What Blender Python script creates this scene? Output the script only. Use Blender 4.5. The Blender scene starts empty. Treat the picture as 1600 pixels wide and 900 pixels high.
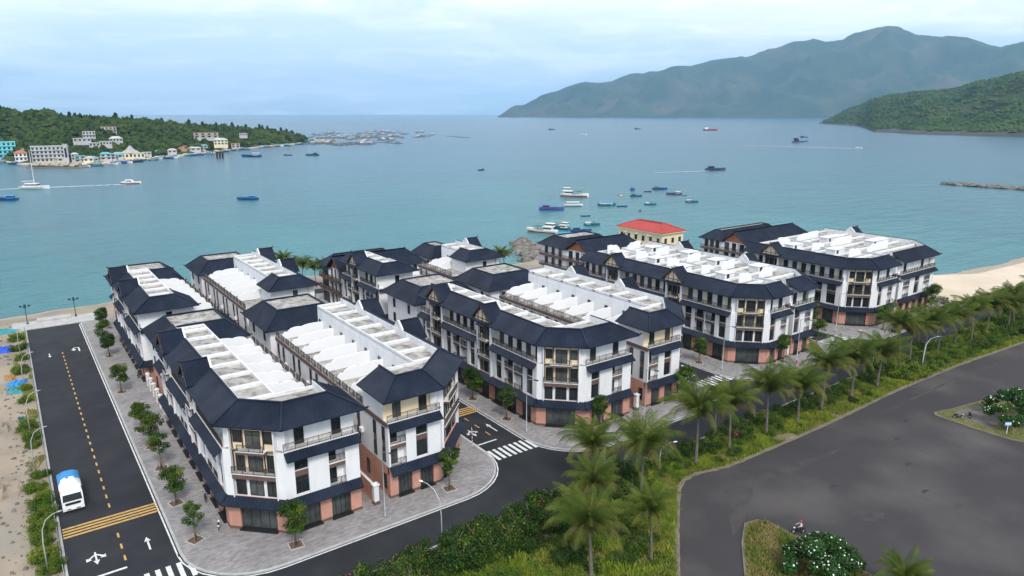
import bpy, math, random
import numpy as np
from mathutils import Matrix, Vector, noise

# ------------------------------------------------------------------ camera, sky, sun, exposure
random.seed(7); RNG = np.random.default_rng(7)
sc = bpy.context.scene
COL = sc.collection
PI = math.pi
R = math.radians
CAM_Z = 50.0
cd = bpy.data.cameras.new('camera'); cam = bpy.data.objects.new('camera', cd); COL.objects.link(cam)
cam.location = (0, 0, CAM_Z); cam.rotation_euler = (R(90 - 14.05), 0, R(-36.0))
cd.sensor_width = 36; cd.lens = 24.525; cd.clip_start = 1.0; cd.clip_end = 90000
sc.camera = cam
SUN_HEAD, SUN_EL = 198.0, 46.0           # heading clockwise from +Y, elevation
w = bpy.data.worlds.new('World'); sc.world = w; w.use_nodes = True
nt = w.node_tree; N = nt.nodes; Lk = nt.links
for n in list(N): N.remove(n)
def nd(t, **k):
    n = N.new(t)
    for a, b in k.items(): setattr(n, a, b)
    return n
o_ = nd('ShaderNodeOutputWorld'); bg = nd('ShaderNodeBackground'); bg.inputs[1].default_value = 0.105
sky = nd('ShaderNodeTexSky', sky_type='NISHITA', sun_disc=False)
sky.sun_elevation = R(SUN_EL); sky.sun_rotation = R(SUN_HEAD); sky.air_density = 1.0; sky.dust_density = 1.2; sky.ozone_density = 1.5
tc = nd('ShaderNodeTexCoord'); sp = nd('ShaderNodeSeparateXYZ'); Lk.new(tc.outputs['Generated'], sp.inputs[0])
def mth(op, a, b=None, clamp=False):
    m = nd('ShaderNodeMath', operation=op, use_clamp=clamp)
    for i, v in enumerate((a, b)):
        if v is None: continue
        if hasattr(v, 'links'): Lk.new(v, m.inputs[i])
        else: m.inputs[i].default_value = v
    return m.outputs[0]
zz = mth('ADD', mth('MAXIMUM', sp.outputs[2], 0.0), 0.10)
cx = mth('DIVIDE', sp.outputs[0], zz); cy = mth('DIVIDE', sp.outputs[1], zz)
cv = nd('ShaderNodeCombineXYZ'); Lk.new(cx, cv.inputs[0]); Lk.new(cy, cv.inputs[1])
def nz(scale, det, rough, dist=0.0, off=0.0):
    n = nd('ShaderNodeTexNoise'); n.inputs['Scale'].default_value = scale; n.inputs['Detail'].default_value = det
    n.inputs['Roughness'].default_value = rough; n.inputs['Distortion'].default_value = dist
    mp = nd('ShaderNodeMapping'); mp.inputs['Location'].default_value = (off, off * .7, 0); Lk.new(cv.outputs[0], mp.inputs[0]); Lk.new(mp.outputs[0], n.inputs['Vector'])
    return n.outputs['Fac']
def rmp(v, a, b, c=0.0, d=1.0):
    m = nd('ShaderNodeMapRange', interpolation_type='SMOOTHSTEP'); Lk.new(v, m.inputs[0])
    for i, q in enumerate((a, b, c, d)): m.inputs[i + 1].default_value = q
    return m.outputs[0]
c1 = rmp(nz(0.50, 10, .58, .6, 3.1), .38, .66)
c2 = rmp(nz(1.7, 10, .62, 1.0, 9.0), .47, .66)
cl = mth('ADD', mth('MULTIPLY', c1, .78), mth('MULTIPLY', c2, .34), True)
hi = rmp(sp.outputs[2], .03, .20, .0, .40)                     # thicker cloud deck higher up
fac = mth('ADD', mth('MULTIPLY', cl, .85), hi, True)
mixc = nd('ShaderNodeMix', data_type='RGBA'); Lk.new(fac, mixc.inputs[0])
tint = nd('ShaderNodeMix', data_type='RGBA', blend_type='MULTIPLY'); tint.inputs[0].default_value = 1
Lk.new(sky.outputs[0], tint.inputs[6]); tint.inputs[7].default_value = (.9, .93, 1.0, 1)
base = nd('ShaderNodeMix', data_type='RGBA'); base.inputs[0].default_value = .62
Lk.new(tint.outputs[2], base.inputs[6]); base.inputs[7].default_value = (3.9, 4.6, 5.5, 1)
Lk.new(base.outputs[2], mixc.inputs[6]); mixc.inputs[7].default_value = (6.6, 6.9, 7.3, 1)
Lk.new(mixc.outputs[2], bg.inputs[0]); Lk.new(bg.outputs[0], o_.inputs[0])
sl = bpy.data.lights.new('sun', 'SUN'); sl.energy = 1.5; sl.angle = R(14); sl.color = (1.0, .95, .88)
so = bpy.data.objects.new('sun', sl); COL.objects.link(so); so.rotation_euler = (R(90 - SUN_EL), 0, R(180 - SUN_HEAD)); so.location = (0, -60, 120)
sc.view_settings.view_transform = 'Standard'; sc.view_settings.look = 'None'; sc.view_settings.gamma = 1
sc.view_settings.exposure = 0.98
sc.view_settings.use_curve_mapping = False
sc.cycles.max_bounces = 6; sc.cycles.diffuse_bounces = 3; sc.cycles.glossy_bounces = 3; sc.cycles.transparent_max_bounces = 12
sc.cycles.volume_bounces = 1

# ------------------------------------------------------------------ materials
MATS = {}
def pmat(name, col, rough=.7, col2=None, scale=1.0, det=4, lo=.35, hi=.65, bump=0., bscale=8., spec=.3, metal=0., stretch=(1, 1, 1), col3=None, s3=.2, obj_rand=0.):
    m = bpy.data.materials.new(name); m.use_nodes = True; t = m.node_tree; p = t.nodes['Principled BSDF']
    p.inputs['Roughness'].default_value = rough; p.inputs['Metallic'].default_value = metal
    p.inputs['Specular IOR Level'].default_value = spec
    p.inputs['Base Color'].default_value = (*col, 1)
    g = t.nodes.new('ShaderNodeNewGeometry'); mp = t.nodes.new('ShaderNodeMapping'); mp.inputs['Scale'].default_value = stretch
    t.links.new(g.outputs['Position'], mp.inputs[0]); cur = None
    def mixn(c2, sc_, lo, hi, prev):
        n = t.nodes.new('ShaderNodeTexNoise'); n.inputs['Scale'].default_value = sc_; n.inputs['Detail'].default_value = det
        t.links.new(mp.outputs[0], n.inputs['Vector'])
        r = t.nodes.new('ShaderNodeMapRange'); t.links.new(n.outputs['Fac'], r.inputs[0]); r.inputs[1].default_value = lo; r.inputs[2].default_value = hi
        x = t.nodes.new('ShaderNodeMix'); x.data_type = 'RGBA'; t.links.new(r.outputs[0], x.inputs[0])
        if prev is None: x.inputs[6].default_value = (*col, 1)
        else: t.links.new(prev, x.inputs[6])
        x.inputs[7].default_value = (*c2, 1); return x.outputs[2]
    if col2: cur = mixn(col2, scale, lo, hi, cur)
    if col3: cur = mixn(col3, s3, .5, .72, cur)
    if obj_rand:
        oi = t.nodes.new('ShaderNodeObjectInfo'); hsv = t.nodes.new('ShaderNodeHueSaturation')
        r = t.nodes.new('ShaderNodeMapRange'); t.links.new(oi.outputs['Random'], r.inputs[0]); r.inputs[3].default_value = 1 - obj_rand; r.inputs[4].default_value = 1 + obj_rand
        t.links.new(r.outputs[0], hsv.inputs['Value'])
        r2 = t.nodes.new('ShaderNodeMapRange'); t.links.new(oi.outputs['Random'], r2.inputs[0]); r2.inputs[3].default_value = .5 + obj_rand * .06; r2.inputs[4].default_value = .5 - obj_rand * .06
        t.links.new(r2.outputs[0], hsv.inputs['Hue'])
        if cur is None: hsv.inputs['Color'].default_value = (*col, 1)
        else: t.links.new(cur, hsv.inputs['Color'])
        cur = hsv.outputs[0]
    if cur is not None: t.links.new(cur, p.inputs['Base Color'])
    if bump:
        n = t.nodes.new('ShaderNodeTexNoise'); n.inputs['Scale'].default_value = bscale; n.inputs['Detail'].default_value = 5; t.links.new(g.outputs['Position'], n.inputs['Vector'])
        b = t.nodes.new('ShaderNodeBump'); b.inputs['Strength'].default_value = bump; b.inputs['Distance'].default_value = .1
        t.links.new(n.outputs['Fac'], b.inputs['Height']); t.links.new(b.outputs[0], p.inputs['Normal'])
    MATS[name] = m; return m
def leafmat(name, col, col2, scale=.5, trans=.25):
    m = pmat(name, col, .7, col2, scale, lo=.4, hi=.6, spec=.1, obj_rand=.18)
    t = m.node_tree; p = t.nodes['Principled BSDF']; out = t.nodes['Material Output']
    tr = t.nodes.new('ShaderNodeBsdfTranslucent'); mx = t.nodes.new('ShaderNodeMixShader'); mx.inputs[0].default_value = trans
    src = p.inputs['Base Color'].links[0].from_socket; t.links.new(src, tr.inputs[0])
    t.links.new(p.outputs[0], mx.inputs[1]); t.links.new(tr.outputs[0], mx.inputs[2]); t.links.new(mx.outputs[0], out.inputs[0]); return m
M = MATS
pmat('white', (.78, .78, .785), .75, (.73, .735, .745), .35, stretch=(1, 1, .35), col3=(.68, .675, .665), s3=.8)
pmat('partywhite', (.77, .775, .785), .8, (.74, .745, .755), .2)
pmat('roofwhite', (.74, .74, .745), .8, (.65, .645, .635), .5, det=8, col3=(.55, .54, .52), s3=1.3)
pmat('darkrock', (.045, .042, .036), .95, (.075, .07, .058), .03, det=8)
pmat('whitetrim', (.74, .74, .74), .75, (.60, .60, .58), .9)
pmat('pink', (.54, .285, .215), .75, (.48, .245, .185), .6, col3=(.42, .21, .16), s3=1.7)
pmat('cream', (.80, .66, .46), .75, (.74, .60, .41), .5)
pmat('brown', (.150, .090, .074), .7, (.12, .074, .062), .8)
pmat('terracotta', (.42, .16, .09), .75, (.36, .14, .08), .8)
pmat('timber', (.05, .032, .024), .6)
pmat('navy', (.0105, .0165, .0330), .6, (.0185, .0265, .0460), .35, det=9, lo=.4, hi=.62, col3=(.0075, .0118, .023), s3=.13, spec=.18)
pmat('rail', (.060, .045, .038), .5)
pmat('glass', (.012, .016, .020), .12, (.03, .036, .038), .35, spec=.5)
pmat('glass2', (.045, .055, .055), .15, (.09, .10, .095), .5, spec=.5)
pmat('shopglass', (.030, .037, .038), .12, (.075, .085, .085), .6, spec=.5)
pmat('curtain', (.30, .31, .29), .8)
pmat('frame', (.035, .030, .028), .5)
pmat('black', (.012, .012, .014), .5, (.02, .02, .022), 2)
pmat('slab', (.34, .32, .29), .85, (.17, .16, .145), .8, det=9, lo=.46, hi=.60, col3=(.50, .48, .44), s3=.5)
pmat('asphalt', (.0190, .0200, .0240), .85, (.029, .030, .034), .25, det=8, col3=(.015, .016, .019), s3=.06, bump=.15, bscale=9)
pmat('oldasphalt', (.046, .0410, .0425), .9, (.100, .090, .083), .06, det=12, lo=.47, hi=.76, col3=(.040, .0355, .0385), s3=.05, bump=.2, bscale=7)
pmat('paintw', (.70, .70, .68), .7, (.30, .30, .30), 1.8, det=8, lo=.48, hi=.78)
pmat('painty', (.56, .34, .10), .7, (.22, .16, .08), 1.8, det=8, lo=.48, hi=.78)
pmat('dustasphalt', (.066, .059, .057), .95, (.048, .043, .044), .35, det=9, lo=.38, hi=.62)
pmat('stainasphalt', (.036, .032, .034), .9)
pmat('gravel', (.25, .20, .14), .95, (.15, .125, .08), .9, det=8, col3=(.10, .10, .05), s3=.35, bump=.4, bscale=4)
pmat('wornpave', (.155, .135, .12), .9, (.11, .10, .085), .5, det=7)
pmat('oldkerb', (.20, .17, .135), .9, (.13, .115, .085), .7)
pmat('kerb', (.46, .45, .43), .8, (.36, .355, .34), .8)
pmat('concrete', (.45, .44, .42), .85, (.36, .35, .33), .6)
pmat('sand', (.34, .275, .205), .95, (.24, .20, .155), .12, det=9, col3=(.26, .235, .195), s3=.07, bump=.5, bscale=1.2)
pmat('beach', (.62, .52, .40), .95, (.54, .44, .33), .09, det=7)
pmat('wetsand', (.33, .26, .19), .6, (.40, .32, .24), .2)
pmat('soil', (.16, .13, .07), .95, (.10, .10, .045), .35, det=8, col3=(.23, .19, .12), s3=.12)
pmat('dirt', (.10, .065, .042), .95, (.14, .09, .06), 2.)
pmat('rock', (.13, .115, .10), .9, (.22, .20, .175), .5, bump=.6, bscale=1.5, obj_rand=.2)
pmat('bark', (.17, .145, .12), .9, (.11, .095, .08), 3.)
pmat('palmbark', (.17, .145, .12), .9, (.11, .095, .08), 2.5)
pmat('steel', (.36, .38, .39), .45, metal=.6)
pmat('galv', (.50, .51, .51), .5, metal=.3)
pmat('lampwhite', (.78, .79, .80), .4)
pmat('lampgreen', (.03, .22, .10), .4)
pmat('darkgreen', (.012, .05, .045), .5)
pmat('rubber', (.015, .015, .016), .8)
pmat('carwhite', (.80, .80, .80), .25, spec=.5)
pmat('cargreen', (.022, .040, .038), .25, spec=.6)
pmat('tarpblue', (.03, .22, .52), .6, (.05, .28, .58), .8)
pmat('tarpnavy', (.02, .06, .42), .5, (.03, .10, .55), .6)
pmat('tarpteal', (.03, .20, .22), .6, (.06, .28, .29), .6)
pmat('orange', (.40, .20, .08), .7)
pmat('redroof', (.42, .065, .055), .6, (.36, .055, .05), .4)
pmat('yellowwall', (.74, .66, .44), .8, (.68, .60, .40), .3)
pmat('farwhite', (.50, .50, .49), .8, (.40, .40, .39), .2)
pmat('hullblue', (.02, .085, .25), .5); pmat('hullteal', (.02, .13, .17), .5); pmat('hullwhite', (.72, .72, .70), .5)
pmat('hullred', (.40, .06, .04), .5); pmat('hullpurple', (.10, .09, .33), .5); pmat('deckwood', (.25, .16, .10), .8)
pmat('signblue', (.25, .45, .75), .5); pmat('signwhite', (.8, .8, .8), .5); pmat('signred', (.55, .03, .03), .5)
pmat('aqua', (.16, .58, .64), .7); pmat('aquadark', (.10, .36, .42), .7)
pmat('thatch', (.34, .27, .19), .95); pmat('earth', (.32, .17, .11), .95, (.24, .15, .10), .03)
pmat('skin', (.45, .27, .18), .6); pmat('shirt', (.70, .58, .56), .8); pmat('trousers', (.03, .035, .05), .8); pmat('foam', (.75, .80, .82), .6)
leafmat('woodA', (.036, .072, .016), (.062, .095, .020), .012); leafmat('headA', (.055, .115, .022), (.095, .150, .030), .006); leafmat('headB', (.042, .092, .020), (.070, .120, .025), .006); leafmat('woodB', (.019, .043, .013), (.030, .056, .015), .03)
pmat('net', (.05, .17, .15), .8)
leafmat('leafA', (.045, .100, .015), (.075, .135, .020)); leafmat('leafB', (.018, .046, .010), (.036, .074, .015))
leafmat('leafC', (.12, .20, .020), (.18, .225, .028)); leafmat('leafY', (.22, .21, .06), (.28, .23, .08))
leafmat('palmleaf', (.070, .105, .016), (.130, .145, .028)); leafmat('palmdry', (.20, .155, .055), (.15, .12, .045))
leafmat('grassA', (.20, .29, .028), (.27, .31, .045), .25); leafmat('grassB', (.10, .17, .025), (.17, .205, .035), .25)
leafmat('frangi', (.035, .10, .028), (.05, .13, .03))
pmat('petal', (.85, .85, .80), .6); pmat('redbloom', (.40, .06, .035), .6); pmat('pinkbloom', (.60, .05, .22), .6)
pmat('forest', (.026, .050, .020), .9, (.042, .066, .022), .02, det=8, col3=(.07, .075, .03), s3=.008, bump=.8, bscale=.2)
pmat('forestfar', (.016, .038, .018), .95, (.030, .056, .022), .0035, det=9, lo=.4, hi=.6, col3=(.09, .075, .05), s3=.0016)
pmat('forestmid', (.012, .028, .011), .95, (.036, .066, .019), .018, det=10, lo=.42, hi=.58, col3=(.050, .066, .022), s3=.006, bump=.9, bscale=.06)
def paver():
    m = pmat('paver', (.36, .345, .335), .85); t = m.node_tree; p = t.nodes['Principled BSDF']
    g = t.nodes.new('ShaderNodeNewGeometry'); b = t.nodes.new('ShaderNodeTexBrick'); t.links.new(g.outputs['Position'], b.inputs[0])
    b.inputs['Scale'].default_value = 1; b.inputs['Brick Width'].default_value = .6; b.inputs['Row Height'].default_value = .3; b.inputs['Mortar Size'].default_value = .015
    b.inputs['Color1'].default_value = (.34, .318, .31, 1); b.inputs['Color2'].default_value = (.225, .21, .206, 1); b.inputs['Mortar'].default_value = (.20, .19, .19, 1)
    n = t.nodes.new('ShaderNodeTexNoise'); n.inputs['Scale'].default_value = .3; n.inputs['Detail'].default_value = 8; t.links.new(g.outputs['Position'], n.inputs[0])
    x = t.nodes.new('ShaderNodeMix'); x.data_type = 'RGBA'; x.blend_type = 'MULTIPLY'; x.inputs[0].default_value = .7
    r = t.nodes.new('ShaderNodeMapRange'); t.links.new(n.outputs[0], r.inputs[0]); r.inputs[1].default_value = .3; r.inputs[2].default_value = .7; r.inputs[3].default_value = .7; r.inputs[4].default_value = 1.1
    t.links.new(b.outputs[0], x.inputs[6]); t.links.new(r.outputs[0], x.inputs[7]); t.links.new(x.outputs[2], p.inputs['Base Color'])
paver()
def water():
    m = bpy.data.materials.new('water'); m.use_nodes = True; t = m.node_tree; p = t.nodes['Principled BSDF']; g = t.nodes.new('ShaderNodeNewGeometry')
    L = t.links.new
    def node(ty, **k):
        n = t.nodes.new(ty)
        for a, b in k.items(): setattr(n, a, b)
        return n
    s = node('ShaderNodeSeparateXYZ'); L(g.outputs['Position'], s.inputs[0])
    d = node('ShaderNodeVectorMath', operation='DISTANCE'); L(g.outputs['Position'], d.inputs[0]); d.inputs[1].default_value = (150, 130, 0)   # depth grows with distance from the land
    wob = node('ShaderNodeTexNoise'); wob.inputs['Scale'].default_value = .009; wob.inputs['Detail'].default_value = 6; L(g.outputs['Position'], wob.inputs['Vector'])
    ad = node('ShaderNodeMath', operation='MULTIPLY_ADD'); L(wob.outputs[0], ad.inputs[0]); ad.inputs[1].default_value = 420; L(d.outputs['Value'], ad.inputs[2])
    r = node('ShaderNodeMapRange'); L(ad.outputs[0], r.inputs[0]); r.inputs[1].default_value = 260; r.inputs[2].default_value = 1300
    cr = node('ShaderNodeValToRGB'); L(r.outputs[0], cr.inputs[0]); e = cr.color_ramp.elements
    e[0].position = 0; e[0].color = (.060, .205, .208, 1); e[1].position = 1; e[1].color = (.024, .095, .145, 1)
    k = cr.color_ramp.elements.new(.16); k.color = (.038, .152, .172, 1); k = cr.color_ramp.elements.new(.42); k.color = (.030, .125, .165, 1)
    sb = node('ShaderNodeTexNoise'); sb.inputs['Scale'].default_value = .02; sb.inputs['Detail'].default_value = 7   # weed beds on the shallow floor
    L(g.outputs['Position'], sb.inputs['Vector']); sr = node('ShaderNodeMapRange'); L(sb.outputs[0], sr.inputs[0]); sr.inputs[1].default_value = .52; sr.inputs[2].default_value = .72; sr.inputs[4].default_value = .35
    mx = node('ShaderNodeMix', data_type='RGBA'); L(sr.outputs[0], mx.inputs[0]); L(cr.outputs[0], mx.inputs[6]); mx.inputs[7].default_value = (.030, .095, .135, 1)
    L(mx.outputs[2], p.inputs['Base Color']); p.inputs['Roughness'].default_value = .22; p.inputs['IOR'].default_value = 1.33; p.inputs['Specular IOR Level'].default_value = .15
    mp = node('ShaderNodeMapping'); mp.inputs['Rotation'].default_value = (0, 0, R(32)); mp.inputs['Scale'].default_value = (.45, 1.2, 1); L(g.outputs['Position'], mp.inputs[0])
    hs = []
    for sc_, w_ in ((.42, .55), (.10, 1.6), (1.5, .16)):
        n = node('ShaderNodeTexNoise'); n.inputs['Scale'].default_value = sc_; n.inputs['Detail'].default_value = 4; L(mp.outputs[0], n.inputs['Vector'])
        q = node('ShaderNodeMath', operation='MULTIPLY'); L(n.outputs[0], q.inputs[0]); q.inputs[1].default_value = w_; hs.append(q.outputs[0])
    s1 = node('ShaderNodeMath', operation='ADD'); L(hs[0], s1.inputs[0]); L(hs[1], s1.inputs[1]); s2 = node('ShaderNodeMath', operation='ADD'); L(s1.outputs[0], s2.inputs[0]); L(hs[2], s2.inputs[1])
    b = node('ShaderNodeBump'); b.inputs['Strength'].default_value = .9; b.inputs['Distance'].default_value = 1.0; L(s2.outputs[0], b.inputs['Height']); L(b.outputs[0], p.inputs['Normal'])
    MATS['water'] = m
water()

# ------------------------------------------------------------------ object helpers
def tag(o, label=None, cat=None, group=None, kind=None):
    if label: o['label'] = label
    if cat: o['category'] = cat
    if group: o['group'] = group
    if kind: o['kind'] = kind
    return o
def empty(name, loc=(0, 0, 0), label=None, cat=None, group=None, rz=0.):
    o = bpy.data.objects.new(name, None); o.empty_display_size = .2; COL.objects.link(o); o.location = loc; o.rotation_euler[2] = rz
    return tag(o, label, cat, group)
def link(name, me, parent=None, loc=(0, 0, 0), rz=0.):
    o = bpy.data.objects.new(name, me); COL.objects.link(o); o.location = loc; o.rotation_euler = (0, 0, rz)
    if parent is not None: o.parent = parent
    return o
def mesh(name, vs, fs, mat, smooth=False, mats=None, mi=None):
    me = bpy.data.meshes.new(name); me.from_pydata([tuple(v) for v in vs], [], fs)
    for m in (mats or [mat]): me.materials.append(MATS[m])
    if mi is not None: me.polygons.foreach_set('material_index', mi)
    if smooth: me.polygons.foreach_set('use_smooth', [True] * len(me.polygons))
    me.update(); return me
class MB:                                   # collects verts and faces of one mesh
    def __init__(s): s.v = []; s.f = []; s.m = []; s.cur = 0
    def add(s, vs, fs):
        k = len(s.v); s.v += [tuple(q) for q in vs]; s.f += [tuple(i + k for i in f) for f in fs]; s.m += [s.cur] * len(fs)
    def box(s, x0, x1, y0, y1, z0, z1):
        s.add([(x0, y0, z0), (x1, y0, z0), (x1, y1, z0), (x0, y1, z0), (x0, y0, z1), (x1, y0, z1), (x1, y1, z1), (x0, y1, z1)],
              [(0, 3, 2, 1), (4, 5, 6, 7), (0, 1, 5, 4), (1, 2, 6, 5), (2, 3, 7, 6), (3, 0, 4, 7)])
    def bar(s, a, b, w=.1, h=None, up=(0, 0, 1)):
        a = Vector(a); b = Vector(b); h = h or w; d = (b - a).normalized(); x = d.cross(Vector(up))
        if x.length < 1e-4: x = d.cross(Vector((1, 0, 0)))
        x.normalize(); y = x.cross(d)
        q = [a + x * i * w / 2 + y * j * h / 2 for i, j in ((-1, -1), (1, -1), (1, 1), (-1, 1))]; q += [p + (b - a) for p in q]
        s.add(q, [(0, 1, 2, 3), (7, 6, 5, 4), (0, 4, 5, 1), (1, 5, 6, 2), (2, 6, 7, 3), (3, 7, 4, 0)])
    def tube(s, pts, rs, n=8, cap=True):
        pts = [Vector(p) for p in pts]; rs = rs if hasattr(rs, '__len__') else [rs] * len(pts); k = len(s.v)
        for i, p in enumerate(pts):
            d = (pts[min(i + 1, len(pts) - 1)] - pts[max(i - 1, 0)]).normalized(); x = d.cross(Vector((.03, 1, .02)))
            if x.length < .1: x = d.cross(Vector((1, 0, 0)))
            x.normalize(); y = d.cross(x)
            for j in range(n): a = 2 * PI * j / n; s.v.append(tuple(p + (x * math.cos(a) + y * math.sin(a)) * rs[i]))
        fs = [(k + i * n + j, k + i * n + (j + 1) % n, k + (i + 1) * n + (j + 1) % n, k + (i + 1) * n + j) for i in range(len(pts) - 1) for j in range(n)]
        if cap: fs += [tuple(k + j for j in range(n))[::-1], tuple(k + (len(pts) - 1) * n + j for j in range(n))]
        s.f += fs; s.m += [s.cur] * len(fs)
    def lathe(s, prof, n=12, c=(0, 0, 0)):
        k = len(s.v)
        for r, z in prof:
            for j in range(n): a = 2 * PI * j / n; s.v.append((c[0] + r * math.cos(a), c[1] + r * math.sin(a), c[2] + z))
        fs = [(k + i * n + j, k + i * n + (j + 1) % n, k + (i + 1) * n + (j + 1) % n, k + (i + 1) * n + j) for i in range(len(prof) - 1) for j in range(n)]
        s.f += fs; s.m += [s.cur] * len(fs)
    def prism(s, poly, z0, z1):
        n = len(poly); s.add([(x, y, z0) for x, y in poly] + [(x, y, z1) for x, y in poly], [tuple(range(n))[::-1], tuple(range(n, 2 * n))] + [(i, (i + 1) % n, n + (i + 1) % n, n + i) for i in range(n)])
    def build(s, name, mat, parent=None, loc=(0, 0, 0), rz=0., smooth=False, mats=None):
        return link(name, mesh(name, s.v, s.f, mat, smooth, mats, s.m if mats else None), parent, loc, rz)
_bc = {}
def boxmesh(dx, dy, dz, mat):
    k = (round(dx, 2), round(dy, 2), round(dz, 2), mat)
    if k not in _bc:
        b = MB(); b.box(-dx / 2, dx / 2, -dy / 2, dy / 2, -dz / 2, dz / 2); _bc[k] = mesh('block', b.v, b.f, mat)
    return _bc[k]
def wbox(name, par, x0, x1, y0, y1, z0, z1, mat):
    o = link(name, boxmesh(x1 - x0, y1 - y0, z1 - z0, mat), par)
    p = par.location if par is not None else Vector((0, 0, 0))
    o.location = ((x0 + x1) / 2 - p.x, (y0 + y1) / 2 - p.y, (z0 + z1) / 2 - p.z); return o
def offs(poly, ds, closed=True):            # offset a CCW path; positive = outward (right-hand side)
    n = len(poly); out = []
    def nrm(i):
        a, b = poly[i % n], poly[(i + 1) % n]; l = math.hypot(b[0] - a[0], b[1] - a[1]); return ((b[1] - a[1]) / l, -(b[0] - a[0]) / l)
    ds = ds if hasattr(ds, '__len__') else [ds] * n
    for i in range(n):
        if not closed and i in (0, n - 1):
            j = 0 if i == 0 else n - 2; q = nrm(j); out.append((poly[i][0] + q[0] * ds[j], poly[i][1] + q[1] * ds[j])); continue
        a = nrm(i - 1); b = nrm(i); da = ds[(i - 1) % n]; db = ds[i]; det = a[0] * b[1] - a[1] * b[0]
        if abs(det) < 1e-6: out.append((poly[i][0] + b[0] * db, poly[i][1] + b[1] * db)); continue
        x = (da * b[1] - db * a[1]) / det; y = (db * a[0] - da * b[0]) / det; out.append((poly[i][0] + x, poly[i][1] + y))
    return out
ORD = ['first', 'second', 'third', 'fourth', 'fifth', 'sixth', 'seventh', 'eighth', 'ninth', 'tenth', 'eleventh', 'twelfth', 'thirteenth', 'fourteenth', 'fifteenth', 'sixteenth', 'seventeenth', 'eighteenth', 'nineteenth', 'twentieth']
# ------------------------------------------------------------------ the setting
SEA_Z = -2.0
def sheet(name, poly, z, mat, parent=None, kind='structure', z0=None):
    b = MB(); n = len(poly)
    if z0 is None: b.add([(x, y, z) for x, y in poly], [tuple(range(n))])
    else: b.prism(poly, z0, z)
    o = b.build(name, mat, parent)
    if kind and parent is None: o['kind'] = kind
    return o
def sea_mesh():
    # radial fan: short cells near the shore, long ones to the horizon
    rad = [0, 120, 240, 400, 700, 1200, 2200, 4500, 9000, 18000, 33000]; n = 48; b = MB(); vs = [(0, 0, SEA_Z)]; fs = []
    for r in rad[1:]:
        for j in range(n): a = 2 * PI * j / n; vs.append((r * math.cos(a), r * math.sin(a), SEA_Z))
    for j in range(n): fs.append((0, 1 + j, 1 + (j + 1) % n))
    for i in range(len(rad) - 2):
        for j in range(n): p = 1 + i * n; fs.append((p + j, p + n + j, p + n + (j + 1) % n, p + (j + 1) % n))
    b.add(vs, fs); o = b.build('sea', 'water'); o['kind'] = 'structure'
sea_mesh()
COAST = [(-90, -260), (520, -260), (520, 84), (300, 86), (250, 89), (227, 101), (224, 118), (221, 148), (207, 164), (201, 187), (168, 188), (150, 189), (128, 186), (112, 191), (90, 203), (74, 212), (58, 213), (30, 214), (8, 212), (-20, 208), (-90, 204)]
sheet('land', COAST, -.06, 'sand')
def shore():
    a = COAST; b1 = offs(COAST, [0] * 0 or 5.5); b2 = offs(COAST, 13); b = MB(); n = len(a)
    # subdivide for an uneven waterline
    def sub(p, amp):
        out = []
        for i in range(n):
            x0, y0 = p[i]; x1, y1 = p[(i + 1) % n]
            for k in range(10):
                t = k / 10; x = x0 + (x1 - x0) * t; y = y0 + (y1 - y0) * t; q = noise.noise((x * .09, y * .09, 3.3)); out.append((x + q * amp, y + noise.noise((x * .09, y * .09, 9.3)) * amp))
        return out
    A = sub(a, 0); B1 = sub(b1, 1.5); B2 = sub(b2, 3.0); m = len(A)
    vs = [(x, y, -.06) for x, y in A] + [(x, y, -1.2 + .35 * noise.noise((x * .3, y * .3, 1))) for x, y in B1] + [(x, y, -3.6) for x, y in B2]
    fs = [(i, m + i, m + (i + 1) % m, (i + 1) % m) for i in range(m)] + [(m + i, 2 * m + i, 2 * m + (i + 1) % m, m + (i + 1) % m) for i in range(m)]
    b.add(vs, fs); o = b.build('shore', 'wetsand'); o['kind'] = 'structure'
shore()
sheet('beach', [(197, 79.5), (230, 74), (520, 60), (520, 84), (300, 86), (250, 89), (227, 101), (222.5, 118), (219, 140), (210, 140), (209, 95)], -.045, 'beach')
ROAD = sheet('road', [(-.2, 40), (13, 40), (13, 64.3), (212, 64.3), (207, 80), (207, 152), (150, 178), (110, 185), (101, 190), (60, 196), (-.2, 196)], 0, 'asphalt')
def rrect(x0, x1, y0, y1, rl, rr, rt=3.0):
    pts = []
    for cxx, cyy, r, a0 in ((x0 + rl, y0 + rl, rl, 180), (x1 - rr, y0 + rr, rr, 270), (x1 - rt, y1 - rt, rt, 0), (x0 + rt, y1 - rt, rt, 90)):
        for k in range(9): a = R(a0 + 90 * k / 8); pts.append((cxx + r * math.cos(a), cyy + r * math.sin(a)))
    return pts
def ringstrip(name, poly, o0, o1, z, mat, parent=None, z0=None):
    a = offs(poly, o0); c = offs(poly, o1); n = len(poly); b = MB()
    vs = [(x, y, z) for x, y in a] + [(x, y, z) for x, y in c]; fs = [(i, n + i, n + (i + 1) % n, (i + 1) % n) for i in range(n)]
    if z0 is not None: vs += [(x, y, z0) for x, y in c]; fs += [(n + i, 2 * n + i, 2 * n + (i + 1) % n, n + (i + 1) % n) for i in range(n)]
    b.add(vs, fs); o = b.build(name, mat, parent)
    if parent is None: o['kind'] = 'structure'
    return o
BLK = [(10.9, 53.3, 71.6, 196.5, 9, 9), (61.4, 101, 71.7, 188, 9, 8), (109.3, 143.6, 73.6, 180, 7, 6), (151.8, 206, 73.3, 150, 8, 5)]
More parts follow.
